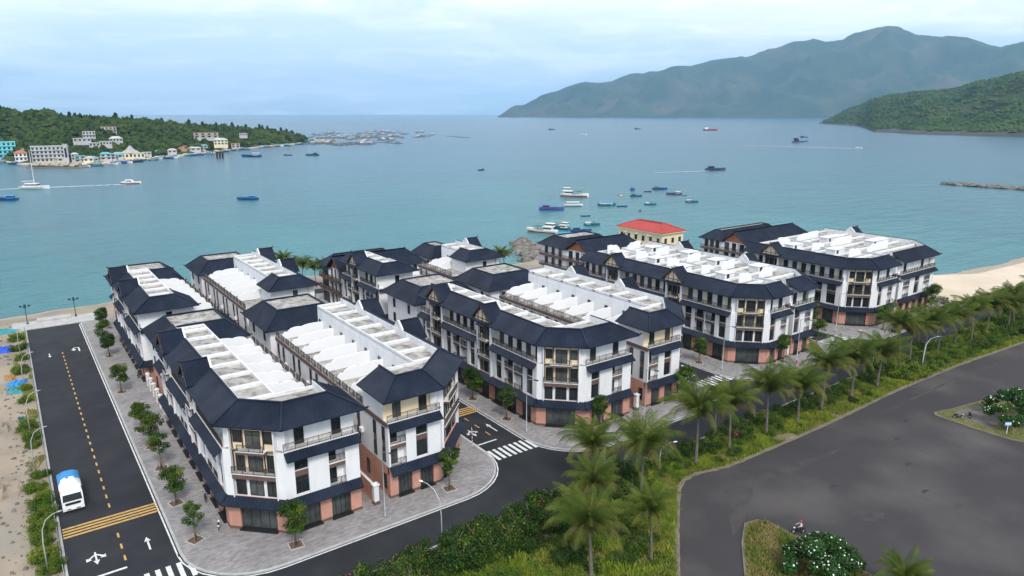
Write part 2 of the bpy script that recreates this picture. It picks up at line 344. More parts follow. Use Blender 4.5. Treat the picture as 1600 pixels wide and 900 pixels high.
for x0, x1, y0, y1, rl, rr in BLK:
    P = rrect(x0, x1, y0, y1, rl, rr)
    pv = sheet('pavement', P, .15, 'paver', z0=-.03)
    ringstrip('kerb', P, .0, .28, .165, 'kerb', None, -.02)
    ringstrip('edge_line', P, .42, .60, .005, 'paintw', ROAD)
    for k in range(6):                       # drain inlets in the kerb
        i = [0, 2, 8, 10, 16, 17][k]
        if k in (1, 2, 4): continue
        q = P[i]; wbox('drain_cover', ROAD, q[0] - .5, q[0] + .5, q[1] - .35, q[1] + .25, .002, .012, 'black')
MK = lambda nm, x0, x1, y0, y1, mat: wbox(nm, ROAD, x0, x1, y0, y1, .001, .006, mat)
y = 83.2
while y < 172:
    if not 90.6 < y < 96.0: MK('lane_dash', 5.25, 5.47, y, y + 1.15, 'painty')
    y += 2.75
for k in range(4): MK('rumble_line', -.1, 10.45, 92.15 + .72 * k, 92.55 + .72 * k, 'painty')
MK('stop_line', .4, 5.3, 81.5, 81.85, 'paintw')
for k in range(10): MK('crosswalk_stripe', 1.1 + k * 1.1, 1.62 + k * 1.1, 75.6, 79.1, 'paintw')
for xa, xb in ((53.9, 61.3), (101.6, 109.2), (144.4, 151.6)):
    n = 8; st = (xb - xa - .5) / (n - 1)
    for k in range(n): MK('crosswalk_stripe', xa + st * k, xa + st * k + .52, 77.5, 80.8, 'paintw')
    MK('stop_line', xa + .1, (xa + xb) / 2 - .1, 83.2, 83.5, 'paintw')
    for k in range(4): MK('rumble_line', xa - .1, xb - .1, 94.0 + .72 * k, 94.4 + .72 * k, 'painty')
    for yy in (85.2, 88.4, 91.6, 99, 103, 107, 111, 115): MK('lane_dash', (xa + xb) / 2 - .1, (xa + xb) / 2 + .1, yy, yy + 1.4, 'painty')
def arrow(x, y, dirs, s=1.0, flip=1):
    b = MB(); z = .005
    def poly(p): b.add([(x + q[0] * s, y + flip * q[1] * s, z) for q in p], [tuple(range(len(p)))])
    if 'U' in dirs:
        pts = [(.5 * math.cos(a), .45 * math.sin(a) + 1.2) for a in np.linspace(0, PI, 9)]; inn = [(.28 * math.cos(a), .25 * math.sin(a) + 1.2) for a in np.linspace(PI, 0, 9)]
        poly([(.5, -1)] + [tuple(p) for p in pts] + [(-.5, .5), (-.28, .5)] + [tuple(p) for p in inn] + [(.28, -1)]); poly([(-.85, .55), (-.39, -.35), (.07, .55)])
    else: poly([(-.12, -1.8), (.12, -1.8), (.12, .7), (-.12, .7)]); poly([(-.42, .6), (.42, .6), (0, 1.8)])
    if 'L' in dirs: poly([(-.1, -1.2), (-.1, -.85), (-.75, -.1), (-1.0, -.35)]); poly([(-1.25, -.55), (-.5, .15), (-1.3, .35)])
    if 'R' in dirs: poly([(.1, -1.2), (1.0, -.35), (.75, -.1), (.1, -.85)]); poly([(1.25, -.55), (1.3, .35), (.5, .15)])
    b.build('arrow_marking', 'paintw', ROAD)
arrow(8.05, 85.3, 'S', .85); arrow(2.65, 85.6, 'LR', .78, -1); arrow(8.0, 172.5, 'U', 1.25); arrow(3.0, 171.6, 'S', .8, -1)
for x in (59.3, 107.2, 149.6): arrow(x, 87.4, 'S', .95)
for x in (55.6, 103.4, 146.2): arrow(x, 87.4, 'LR', .75, -1)
PROM = sheet('promenade', [(-3, 195.8), (16, 195.8), (16, 203.5), (-3, 203.5)], .16, 'concrete', z0=-.1)
wbox('seat_step', PROM, 2.2, 9.4, 201.5, 204.2, .16, .55, 'concrete')
PEDGE = [(48, 36), (54.75, 43.8), (61.3, 49.7), (65.9, 53.5), (69.0, 56.0), (71.5, 57.4), (74, 57.6), (79.8, 56.2), (88.8, 55.9), (106.4, 55.6), (129.1, 56.0), (153.6, 55.2), (181, 53.1), (260, 46)]
LOT = sheet('parking_lot', PEDGE[::-1] + [(20, -150), (420, -150), (420, 36)], .004, 'oldasphalt')
sheet('verge', [(13.0, 64.3), (13.0, 0), (30, 0)] + PEDGE + [(420, 36), (520, 60), (230, 76), (211, 78), (212, 64.3)], .03, 'soil')
def kerbline(pts, mat='kerb', wd=.25, z=.14, name='kerb'):
    b = MB()
    for i in range(len(pts) - 1): b.bar((*pts[i], z / 2), (*pts[i + 1], z / 2), wd, z)
    o = b.build(name, mat); o['kind'] = 'structure'
_pe = PEDGE[1:]; _o = []
for i in range(len(_pe) - 1):
    for k in range(12): t = k / 12; _o.append((_pe[i][0] + (_pe[i + 1][0] - _pe[i][0]) * t, _pe[i][1] + (_pe[i + 1][1] - _pe[i][1]) * t))
_i = offs(_o, -.9, False) if False else [(x + (-.4 if x < 68 else 0), y + .75 + .55 * noise.noise((x * .35, y * .35, 5)) + .3 * noise.noise((x * 1.3, 0, 2))) for x, y in _o]
_q = [(x, y - .25 - .3 * abs(noise.noise((x * .6, 1, 3)))) for x, y in _o]
_b = MB(); _n = len(_o); _b.add([(x, y, .05) for x, y in _q] + [(x, y, .06) for x, y in _i], [(k, k + 1, _n + k + 1, _n + k) for k in range(_n - 1)]); _b.build('gravel_strip', 'gravel')['kind'] = 'structure'
kerbline(PEDGE, 'oldkerb', .2, .09); kerbline([(13.1, 64.35), (212, 64.35)])
kerbline([(-.35, 60), (-.35, 196)])
ISL1 = [(52, 25), (72.2, 25), (71.9, 38.8), (71.9, 41.2), (71.9, 44.2), (71.2, 45.2), (69.3, 45.6), (65.6, 43.3), (60.8, 39.4), (55, 33)]
ISL2 = [(124, 22), (175, 22), (165, 38), (147.7, 41.9), (141.1, 43.7), (128.4, 46.0), (124.2, 47.2), (123.2, 46.6), (122.8, 40.7), (123.0, 36.2), (123.6, 33.8)]
for I in (ISL1, ISL2):
    sheet('traffic_island', I, .12, 'soil', z0=-.02); ringstrip('kerb', I, -.02, .16, .15, 'oldkerb', None, -.01)
sheet('island_paving', [(125.6, 44.9), (128.2, 45.2), (133.5, 44.0), (130.5, 38.2), (124.6, 39.5)], .128, 'wornpave')

def stain(name, pts, w0, mat, z, seed):
    m = MB(); n = 40; vs = []
    for i in range(n + 1):
        t = i / n * (len(pts) - 1); k = min(int(t), len(pts) - 2); f = t - k; x = pts[k][0] + (pts[k + 1][0] - pts[k][0]) * f; y = pts[k][1] + (pts[k + 1][1] - pts[k][1]) * f
        dx, dy = pts[k + 1][0] - pts[k][0], pts[k + 1][1] - pts[k][1]; l = math.hypot(dx, dy); nx, ny = -dy / l, dx / l; e = min(1, 4 * i / n + .05, 4 * (n - i) / n + .05)
        a = w0 * e * (.7 + 1.1 * abs(noise.noise((i * .45, seed, 1)))); c = w0 * e * (.7 + 1.1 * abs(noise.noise((i * .45, seed, 7)))); vs += [(x + nx * a, y + ny * a, z), (x - nx * c, y - ny * c, z)]
    m.add(vs, [(2 * i, 2 * i + 1, 2 * i + 3, 2 * i + 2) for i in range(n)]); m.build(name, mat, LOT)
stain('dust_trail', [(73, 52), (80, 51.5), (90, 50.2), (101, 49.3)], .75, 'dustasphalt', .0075, 1); stain('dust_trail', [(66, 45), (72, 48.5), (78, 50.8)], .9, 'dustasphalt', .0085, 2)
stain('dust_trail', [(82, 37.5), (84, 37.2), (86, 36.6)], .8, 'dustasphalt', .0075, 3); stain('dust_trail', [(93, 32.6), (95, 32.2), (96.5, 31.6)], .7, 'dustasphalt', .0075, 4); stain('dust_trail', [(110, 52.5), (140, 52.3), (170, 50.5)], .3, 'dustasphalt', .0075, 5)
for k, (p, q) in enumerate((((75, 47), (118, 44.5)), ((88, 55), (96, 28)), ((112, 55), (104, 30)), ((130, 54), (150, 48)), ((64, 40), (58, 30)))):
    stain('tar_seam', [p, ((p[0] + q[0]) / 2 + noise.noise((k, 1, 1)) * 2, (p[1] + q[1]) / 2 + noise.noise((k, 3, 1)) * 2), q], .03, 'stainasphalt', .0065, 20 + k)
for k, (x, y) in enumerate(((86, 44), (101, 41), (116, 48.5), (95, 36), (74, 36.5), (108, 46))): stain('oil_stain', [(x, y), (x + .9, y + .25), (x + 1.7, y - .1)], .26, 'stainasphalt', .0060, 40 + k)
# ------------------------------------------------------------------ building kit
G2, L3, L4, EV = 4.6, 7.75, 10.9, 14.25
class Fr:
    def __init__(s, p, q):
        s.o = p; d = (q[0] - p[0], q[1] - p[1]); s.L = math.hypot(*d); s.a = math.atan2(d[1], d[0]); s.u = (d[0] / s.L, d[1] / s.L); s.n = (s.u[1], -s.u[0])
    def at(s, u, d): return (s.o[0] + s.u[0] * u + s.n[0] * d, s.o[1] + s.u[1] * u + s.n[1] * d)
def put(name, me, B, fr, u, d, z, parent=None):
    x, y = fr.at(u, d); o = link(name, me, B, (x - B.location.x, y - B.location.y, z), fr.a); return o
def fbox(name, B, fr, u0, u1, d0, d1, z0, z1, mat):
    return put(name, boxmesh(u1 - u0, d1 - d0, z1 - z0, mat), B, fr, (u0 + u1) / 2, (d0 + d1) / 2, (z0 + z1) / 2)
_wc = {}
def window(B, fr, u0, u1, d, z0, z1, nm=1, name='window', tr=False):
    w_, h_ = round(u1 - u0, 1), round(z1 - z0, 1); k = (w_, h_, nm, tr)
    if k not in _wc:
        b = MB(); t = .07; a, c = w_ / 2, h_ / 2
        b.box(-a, a, -.1, 0, -c, -c + t); b.box(-a, a, -.1, 0, c - t, c); b.box(-a, -a + t, -.1, 0, -c + t, c - t); b.box(a - t, a, -.1, 0, -c + t, c - t)
        for i in range(nm): x = -a + w_ * (i + 1) / (nm + 1); b.box(x - .035, x + .035, -.1, 0, -c + t, c - t)
        if tr: b.box(-a + t, a - t, -.095, 0, c - .62, c - .56)
        g = MB(); g.box(-a + t * .5, a - t * .5, -.05, -.02, -c + t * .5, c - t * .5)
        _wc[k] = (mesh('window', b.v, b.f, 'frame'), mesh('pane', g.v, g.f, 'glass'), mesh('pane', g.v, g.f, 'glass2'), mesh('pane', g.v, g.f, 'shopglass'))
    f, g, g2, g3 = _wc[k]; g = g3 if name == 'shopfront' else g2 if random.random() < .22 else g; o = put(name, f, B, fr, (u0 + u1) / 2, d, (z0 + z1) / 2); link('pane', g, o); return o
_rc = {}
def railing(B, fr, u0, u1, d, z, h=1.0, mat='rail', step=.16):
    L = round(u1 - u0, 1); k = (L, h, mat, step)
    if L < .15: return
    if k not in _rc:
        b = MB(); b.box(-L / 2, L / 2, -.03, .03, h - .06, h); b.box(-L / 2, L / 2, -.02, .02, .10, .14); b.box(-L / 2, L / 2, -.015, .015, h - .24, h - .21)
        n = max(2, int(L / step))
        for i in range(n + 1):
            x = -L / 2 + L * i / n; q = .035 if i % 9 == 0 or i == n else .014; b.box(x - q, x + q, -q, q, 0, h - .05)
        _rc[k] = mesh('railing', b.v, b.f, mat)
    return put('railing', _rc[k], B, fr, (u0 + u1) / 2, d, z)
def slope(B, e0, e1, r0, r1, name='roof_slope', parent=None, mat='navy', rib=.34, th=.14, rel=True):
    e0, e1, r0, r1 = (Vector(v) for v in (e0, e1, r0, r1)); par = parent or B
    org = Vector(B.location); s = (e1 - e0); Ls = s.length; s.normalize(); q = r0 - e0; sr0 = q.dot(s); t = q - s * sr0; T = t.length; t.normalize(); sr1 = (r1 - e0).dot(s)
    nr = s.cross(t)
    if nr.z < 0: nr = -nr
    dn = Vector((0, 0, -th)); b = MB()
    b.add([e0, e1, r1, r0, e0 + dn, e1 + dn, r1 + dn, r0 + dn], [(0, 1, 2, 3), (7, 6, 5, 4), (0, 4, 5, 1), (1, 5, 6, 2), (2, 6, 7, 3), (3, 7, 4, 0)])
    if rib:
        lo, hi_ = min(0, sr0), max(Ls, sr1); n = int((hi_ - lo) / rib)
        for i in range(n + 1):
            x = lo + (hi_ - lo) * (i + .5) / (n + 1); t0, t1 = 0.0, T
            for (x0, x1, sg) in ((0, sr0, 1), (Ls, sr1, -1)):      # left: x >= x0+(x1-x0)t/T ; right: x <= ...
                k = (x1 - x0) / T; v = sg * (x - x0); kk = sg * k                  # need v - kk*t >= 0
                if abs(kk) < 1e-9:
                    if v < 0: t1 = -1
                elif kk > 0: t1 = min(t1, v / kk)
                else: t0 = max(t0, v / kk)
            if t1 - t0 < .15: continue
            a = e0 + s * x + t * t0; c = e0 + s * x + t * t1; w_ = s * .095; h_ = nr * .105
            b.add([a - w_, a + w_, a + h_, c - w_, c + w_, c + h_], [(0, 2, 5, 3), (2, 1, 4, 5), (0, 1, 2)])
    off = org if parent is None else org + Vector(parent.location)
    b.v = [tuple(Vector(v) - off) for v in b.v]
    return link(name, mesh(name, b.v, b.f, mat), par)
def cap(B, a, b_, parent=None, w_=.24, horn=True, mat='navy'):
    a = Vector(a); c = Vector(b_); off = Vector(B.location) + (Vector(parent.location) if parent else Vector()); m = MB(); up = Vector((0, 0, .1))
    m.bar(a - off + up, c - off + up, w_, .22)
    if horn:                                  # upturned tip at the low end a
        d = (a - c); d.z = 0; d.normalize(); m.bar(a - off + up - d * .1, a - off + up + d * .35 + Vector((0, 0, .25)), w_ * .9, .2)
    return link('ridge_cap', mesh('ridge_cap', m.v, m.f, mat), parent or B)
def ring(B, path, out, inn, ze, zt, name='roof_slope', caps=True, ridge=True, closed=False, rib=.34):
    E = offs(path, out, closed); I = offs(path, -inn if not hasattr(inn, '__len__') else [-v for v in inn], closed); n = len(path)
    for i in range(n if closed else n - 1):
        j = (i + 1) % n
        slope(B, (*E[i], ze), (*E[j], ze), (*I[i], zt), (*I[j], zt), name, rib=rib)
        if ridge: cap(B, (*I[i], zt), (*I[j], zt), horn=False)
    if caps:
        for i in (range(n) if closed else range(1, n - 1)): cap(B, (*E[i], ze), (*I[i], zt))
    return E, I
def body(B, poly, z0, z1, mat, name='wall'):
    b = MB(); b.prism([(x - B.location.x, y - B.location.y) for x, y in poly], z0, z1); return b.build(name, mat, B)
def shopfronts(B, fr, u0, u1, pier=1.5, op=2.7, mat='pink'):
    L = u1 - u0; n = max(1, int(round((L - pier) / (pier + op)))); k = L / (n * (pier + op) + pier); p_, o = pier * k, op * k
    fbox('lintel', B, fr, u0, u1, -.6, -.06, 3.45, G2, mat)
    for i in range(n + 1):
        a = u0 + i * (p_ + o); fbox('shop_pier', B, fr, a, a + p_, -.6, 0, .15, G2 - .02, mat); fbox('plinth', B, fr, a - .03, a + p_ + .03, -.6, .04, .15, .5, 'brown')
        if i < n:
            window(B, fr, a + p_, a + p_ + o, -.4, .35, 3.45, 3, 'shopfront', True); fbox('step', B, fr, a + p_ - .1, a + p_ + o + .1, -.5, .42, .15, .33, 'black')
def col_window(B, fr, a, b):
    fbox('sill', B, fr, a, b, -.9, -.2, G2, G2 + .35, 'white'); window(B, fr, a, b, -.35, G2 + .35, G2 + 2.65, 1, tr=True)
    fbox('spandrel', B, fr, a, b, -.9, -.22, G2 + 2.65, L3 + .30, 'brown'); fbox('sill', B, fr, a, b, -.9, -.12, L3 + .30, L3 + .38, 'whitetrim')
    window(B, fr, a, b, -.35, L3 + .38, L4 - .55, 1, tr=True); fbox('header', B, fr, a, b, -.9, -.2, L4 - .55, L4 - .02, 'white')
def col_balcony(B, fr, a, b, flip=False):
    for zf in (G2, L3):
        if zf == L3: fbox('spandrel', B, fr, a, b, -.9, -.04, zf - .62, zf - .07, 'brown')
        fbox('balcony_slab', B, fr, a, b, -.9, .04, zf - .07, zf + .06, 'whitetrim')
        w_ = (b - a) * .58; x = b - w_ if flip else a
        window(B, fr, x, x + w_, -.88, zf + .06, zf + 2.35, 1, 'balcony_door'); railing(B, fr, a, b, -.06, zf + .06, .95)
    fbox('header', B, fr, a, b, -.9, -.2, L4 - .35, L4 - .02, 'white')
def bay(B, fr, u0, u1, wall='cream', side=.45, gf=True):
    for a in (u0, u1 - side): fbox('pier', B, fr, a, a + side, -1.3, .22, G2, EV - .05, 'white')
    a, b = u0 + side, u1 - side; w_ = b - a; m = (a + b) / 2; zb = L3
    fbox('wall_panel', B, fr, a, b, -.9, -.3, G2, zb - .55, 'white')
    for c, hw in ((a + w_ * .14, w_ * .12), (m, w_ * .165), (b - w_ * .14, w_ * .12)): window(B, fr, c - hw, c + hw, -.28, G2 + .25, G2 + 2.45, 1, tr=True)
    fbox('balcony_front', B, fr, a, b, -.9, .35, zb - .55, zb + .04, 'brown'); fbox('balcony_slab', B, fr, a - .05, b + .05, -.9, .42, zb + .04, zb + .12, 'whitetrim'); railing(B, fr, a, b, .33, zb + .12, .95)
    fbox('wall_panel', B, fr, a, b, -.9, -.55, zb + .12, L4 - .15, wall)
    for c, hw in ((a + w_ * .14, w_ * .10), (m, w_ * .17), (b - w_ * .14, w_ * .10)): window(B, fr, c - hw, c + hw, -.52, zb + .15, zb + 2.45, 1, tr=True)
    fbox('wall_panel', B, fr, a, b, -1.3, -.32, L4 - .15, EV - .05, wall)
    window(B, fr, m - w_ * .17, m + w_ * .17, -.3, L4 + .15, L4 + 2.5, 1, 'balcony_door', True)
    for c in (a + w_ * .14, b - w_ * .14): window(B, fr, c - w_ * .1, c + w_ * .1, -.3, L4 + .9, L4 + 2.5, 0)
    fbox('balcony_front', B, fr, m - w_ * .31, m + w_ * .31, -.32, .62, L4 - .30, L4 + .02, 'brown'); fbox('balcony_slab', B, fr, m - w_ * .32, m + w_ * .32, -.32, .68, L4 + .02, L4 + .09, 'whitetrim')
    railing(B, fr, m - w_ * .30, m + w_ * .30, .6, L4 + .09, .9)
    for c in (a + .06, a + w_ * .26, b - w_ * .26, b - .06): fbox('timber_post', B, fr, c - .06, c + .06, -.31, -.2, L3 + .13, EV - .08, 'timber')
    fbox('timber_beam', B, fr, a, b, -.31, -.22, L4 - .22, L4 - .1, 'timber')
def gable(B, fr, uc, hw=2.55, inn=2.6, wall='cream', zt=17.35, ze=15.05, out=.85):
    g = MB(); q = hw * .93; zl = ze - .1 - (EV - .05); za = zt - .22 - (EV - .05); P5 = [(-q, 0), (q, 0), (q, zl), (0, za), (-q, zl)]
    g.add([(x, -.12, z) for x, z in P5] + [(x, .6, z) for x, z in P5], [(0, 1, 2, 3, 4), (9, 8, 7, 6, 5)] + [(k, 5 + k, 5 + (k + 1) % 5, (k + 1) % 5) for k in range(5)])
    P = put('gable', mesh('gable', g.v, g.f, wall), B, fr, uc, .30, EV - .05)
    P.rotation_euler[2] = 0; P.data.transform(Matrix.Rotation(fr.a, 4, 'Z'))
    def W(u, d, z): q = fr.at(u, d); return Vector((q[0], q[1], z))
    off = Vector(B.location) + P.location
    def sub(nm, a, b_, w_, h_, mat): m = MB(); m.bar(a - off, b_ - off, w_, h_); link(nm, mesh(nm, m.v, m.f, mat), P)
    for sg in (-1, 1):
        slope(B, W(uc + sg * (hw + .25), out, ze - .2), W(uc + sg * (hw + .25), -inn, ze - .2), W(uc, out, zt), W(uc, -inn, zt), 'gable_roof', P)
        sub('barge_board', W(uc + sg * (hw + .25), out + .04, ze - .3), W(uc, out + .04, zt - .08), .1, .26, 'timber')
        sub('coping', W(uc + sg * (hw + .1), -inn - .12, ze - .1), W(uc, -inn - .12, zt + .12), .28, .35, 'whitetrim')
    cap(B, W(uc, out, zt), W(uc, -inn, zt), P)
    m = MB(); v3 = [W(uc - hw, -inn, ze - .4), W(uc + hw, -inn, ze - .4), W(uc, -inn, zt)]; v4 = [W(uc - hw, -inn - .2, ze - .4), W(uc + hw, -inn - .2, ze - .4), W(uc, -inn - .2, zt)]
    m.add([v - off for v in v3 + v4], [(0, 1, 2), (5, 4, 3), (0, 3, 4, 1), (1, 4, 5, 2), (2, 5, 3, 0)]); link('back_wall', mesh('back_wall', m.v, m.f, 'whitetrim'), P)
    for x in (-1.3, 0, 1.3): sub('timber_strut', W(uc + x, .45, EV), W(uc + x, .45, EV + zl + (za - zl) * (1 - abs(x) / q) - .2), .1, .1, 'timber')
    sub('timber_beam', W(uc - q, .46, ze - .1), W(uc + q, .46, ze - .1), .1, .12, 'timber')
    slope(B, W(uc - 1.3, 1.05, 13.75), W(uc + 1.3, 1.05, 13.75), W(uc - 1.3, .3, 14.25), W(uc + 1.3, .3, 14.25), 'awning', P)
def canopy(B, fr, a, b, z=L4, out=1.0, drop=.85):
    p = fr.at(a, out), fr.at(b, out), fr.at(a, -.02), fr.at(b, -.02)
    slope(B, (*p[0], z - drop), (*p[1], z - drop), (*p[2], z - .08), (*p[3], z - .08), 'canopy')
def fourth(B, fr, a, b, dk=-1.3, n=None, wall='cream', two=True):
    L = b - a; n = n or max(1, int(L / 2.3)); st = L / n
    for i in range(n):
        x = a + st * i; hw = min(.62, st * .3); window(B, fr, x + st * .5 - hw, x + st * .5 + hw, dk + .02, L4 + .05, L4 + 2.5, 1, 'balcony_door', True)
        if two and i % 2 == 0: fbox('wall_panel', B, fr, x + .04, x + st * .5 - hw - .04, dk, dk + .05, L4 + .02, EV - .1, wall)
    fbox('balcony_slab', B, fr, a, b, dk, .06, L4 - .02, L4 + .07, 'whitetrim'); railing(B, fr, a, b, -.06, L4 + .07, 1.0)
def section(B, fr, a, b):
    L = b - a
    if L > 9: pat = [('P', .9), ('W', 1.4), ('P', .75), ('B', 2.0), ('P', .22), ('F', 2.0), ('P', .75), ('W', 1.4), ('P', .9)]
    elif L > 4: pat = [('P', .8), ('W', 1.4), ('P', .8), ('B', 2.0), ('P', .8)]
    else: pat = [('P', .7), ('W', 1.3), ('P', .7)]
    lay(B, fr, a, b, pat); fourth(B, fr, a, b); canopy(B, fr, a, b)
def lay(B, fr, a, b, pat):
    k = (b - a) / sum(q[1] for q in pat); x = a
    for t, w_ in pat:
        w_ *= k
        if t == 'P': fbox('pier', B, fr, x, x + w_, -.9, 0, G2, L4 - .02, 'white')
        elif t == 'W': col_window(B, fr, x, x + w_)
        else: col_balcony(B, fr, x, x + w_, t == 'F')
        x += w_
def street_face(B, fr, gs, gw=4.6, wall='cream'):
    ed = 0.
    for g in sorted(gs):
        if g - gw / 2 - ed > 1.5: section(B, fr, ed, g - gw / 2)
        bay(B, fr, g - gw / 2, g + gw / 2, wall); gable(B, fr, g, wall=wall); ed = g + gw / 2
    if fr.L - ed > 1.5: section(B, fr, ed, fr.L)
    shopfronts(B, fr, 0, fr.L)
def chamfer_face(B, fr):
    L = fr.L
    for a, b in ((0, 1.05), (L - 1.05, L)): fbox('pier', B, fr, a, b, -.9, 0, G2, L4 - .02, 'white'); fbox('wall_panel', B, fr, a, b, -1.3, -.5, L4, EV - .05, 'white')
    bay(B, fr, 1.05, L - 1.05, side=.12); shopfronts(B, fr, 0, L, 1.5, 4.6)
def alley_face(B, fr, base='pink', n=None, rail=(0, None)):
    L = fr.L; n = n or max(1, int(L / 2.6))
    for i in range(n):
        u = L * (i + .5) / n
        if i % 3 != 2:
            window(B, fr, u - .42, u + .42, .01, G2 + .5, G2 + 2.5, 0); fbox('spandrel', B, fr, u - .42, u + .42, 0, .05, G2 + 2.5, L3 + .4, 'brown'); window(B, fr, u - .42, u + .42, .01, L3 + .4, L4 - .8, 0)
        if i % 2 == 0: window(B, fr, u - .4, u + .4, .01, 1.2, 3.3, 0)
        if i % 4 == 1: fbox('air_conditioner', B, fr, u + .75, u + 1.6, .02, .4, L3 - .9, L3 - .3, 'lampwhite')
        if i % 5 == 2: fbox('drain_pipe', B, fr, u + 1.1, u + 1.2, 0, .1, .2, L4 - .55, 'galv')
    fbox('band', B, fr, -.05, L, 0, .14, L4 - .55, L4 + .05, 'brown'); b = rail[1] if rail[1] is not None else L
    x = rail[0]; n = max(1, round((b - x) / 2.55))
    for i in range(n):
        a = x + (b - x) * i / n; e = x + (b - x) * (i + 1) / n; railing(B, fr, a + .1, e - .1, -.08, L4 + .1, 1.05); fbox('rail_post', B, fr, e - .06, e + .06, -.14, -.02, L4 + .04, L4 + 1.15, 'whitetrim')
def party_profile(D):
    # from the top-floor back wall (0) out to the terrace edge (D): a long low crest that falls in rounded scallops
    pts = [(0, 2.0)]; steps = [(.50, 2.0, 1.8), (.82, 1.85, 1.2), (.96, 1.25, .0)]; x0 = 0
    for x1, ha, hb in steps:
        for k in range(1, 6): t = k / 5; pts.append((D * (x0 + (x1 - x0) * t), hb + (ha - hb) * math.sqrt(max(0, 1 - t ** 2.4)) + .10 * math.sin(PI * t)))
        x0 = x1
    pts[-1] = (D * .96, 0); return pts
def party_wall(B, x0, x1, y, z=L4 + .05):
    D = abs(x1 - x0); sg = 1 if x1 > x0 else -1; P = party_profile(D); m = MB(); n = len(P) + 1; Q = [(0, 0)] + P
    Q = Q[::-1] if sg > 0 else Q
    vs = [(x0 + sg * a - B.location.x, y - .1 - B.location.y, z + h) for a, h in Q] + [(x0 + sg * a - B.location.x, y + .1 - B.location.y, z + h) for a, h in Q]
    m.add(vs, [tuple(range(n)), tuple(range(2 * n - 1, n - 1, -1))] + [((i + 1) % n, i, n + i, n + (i + 1) % n) for i in range(n)]); m.build('party_wall', 'partywhite', B)
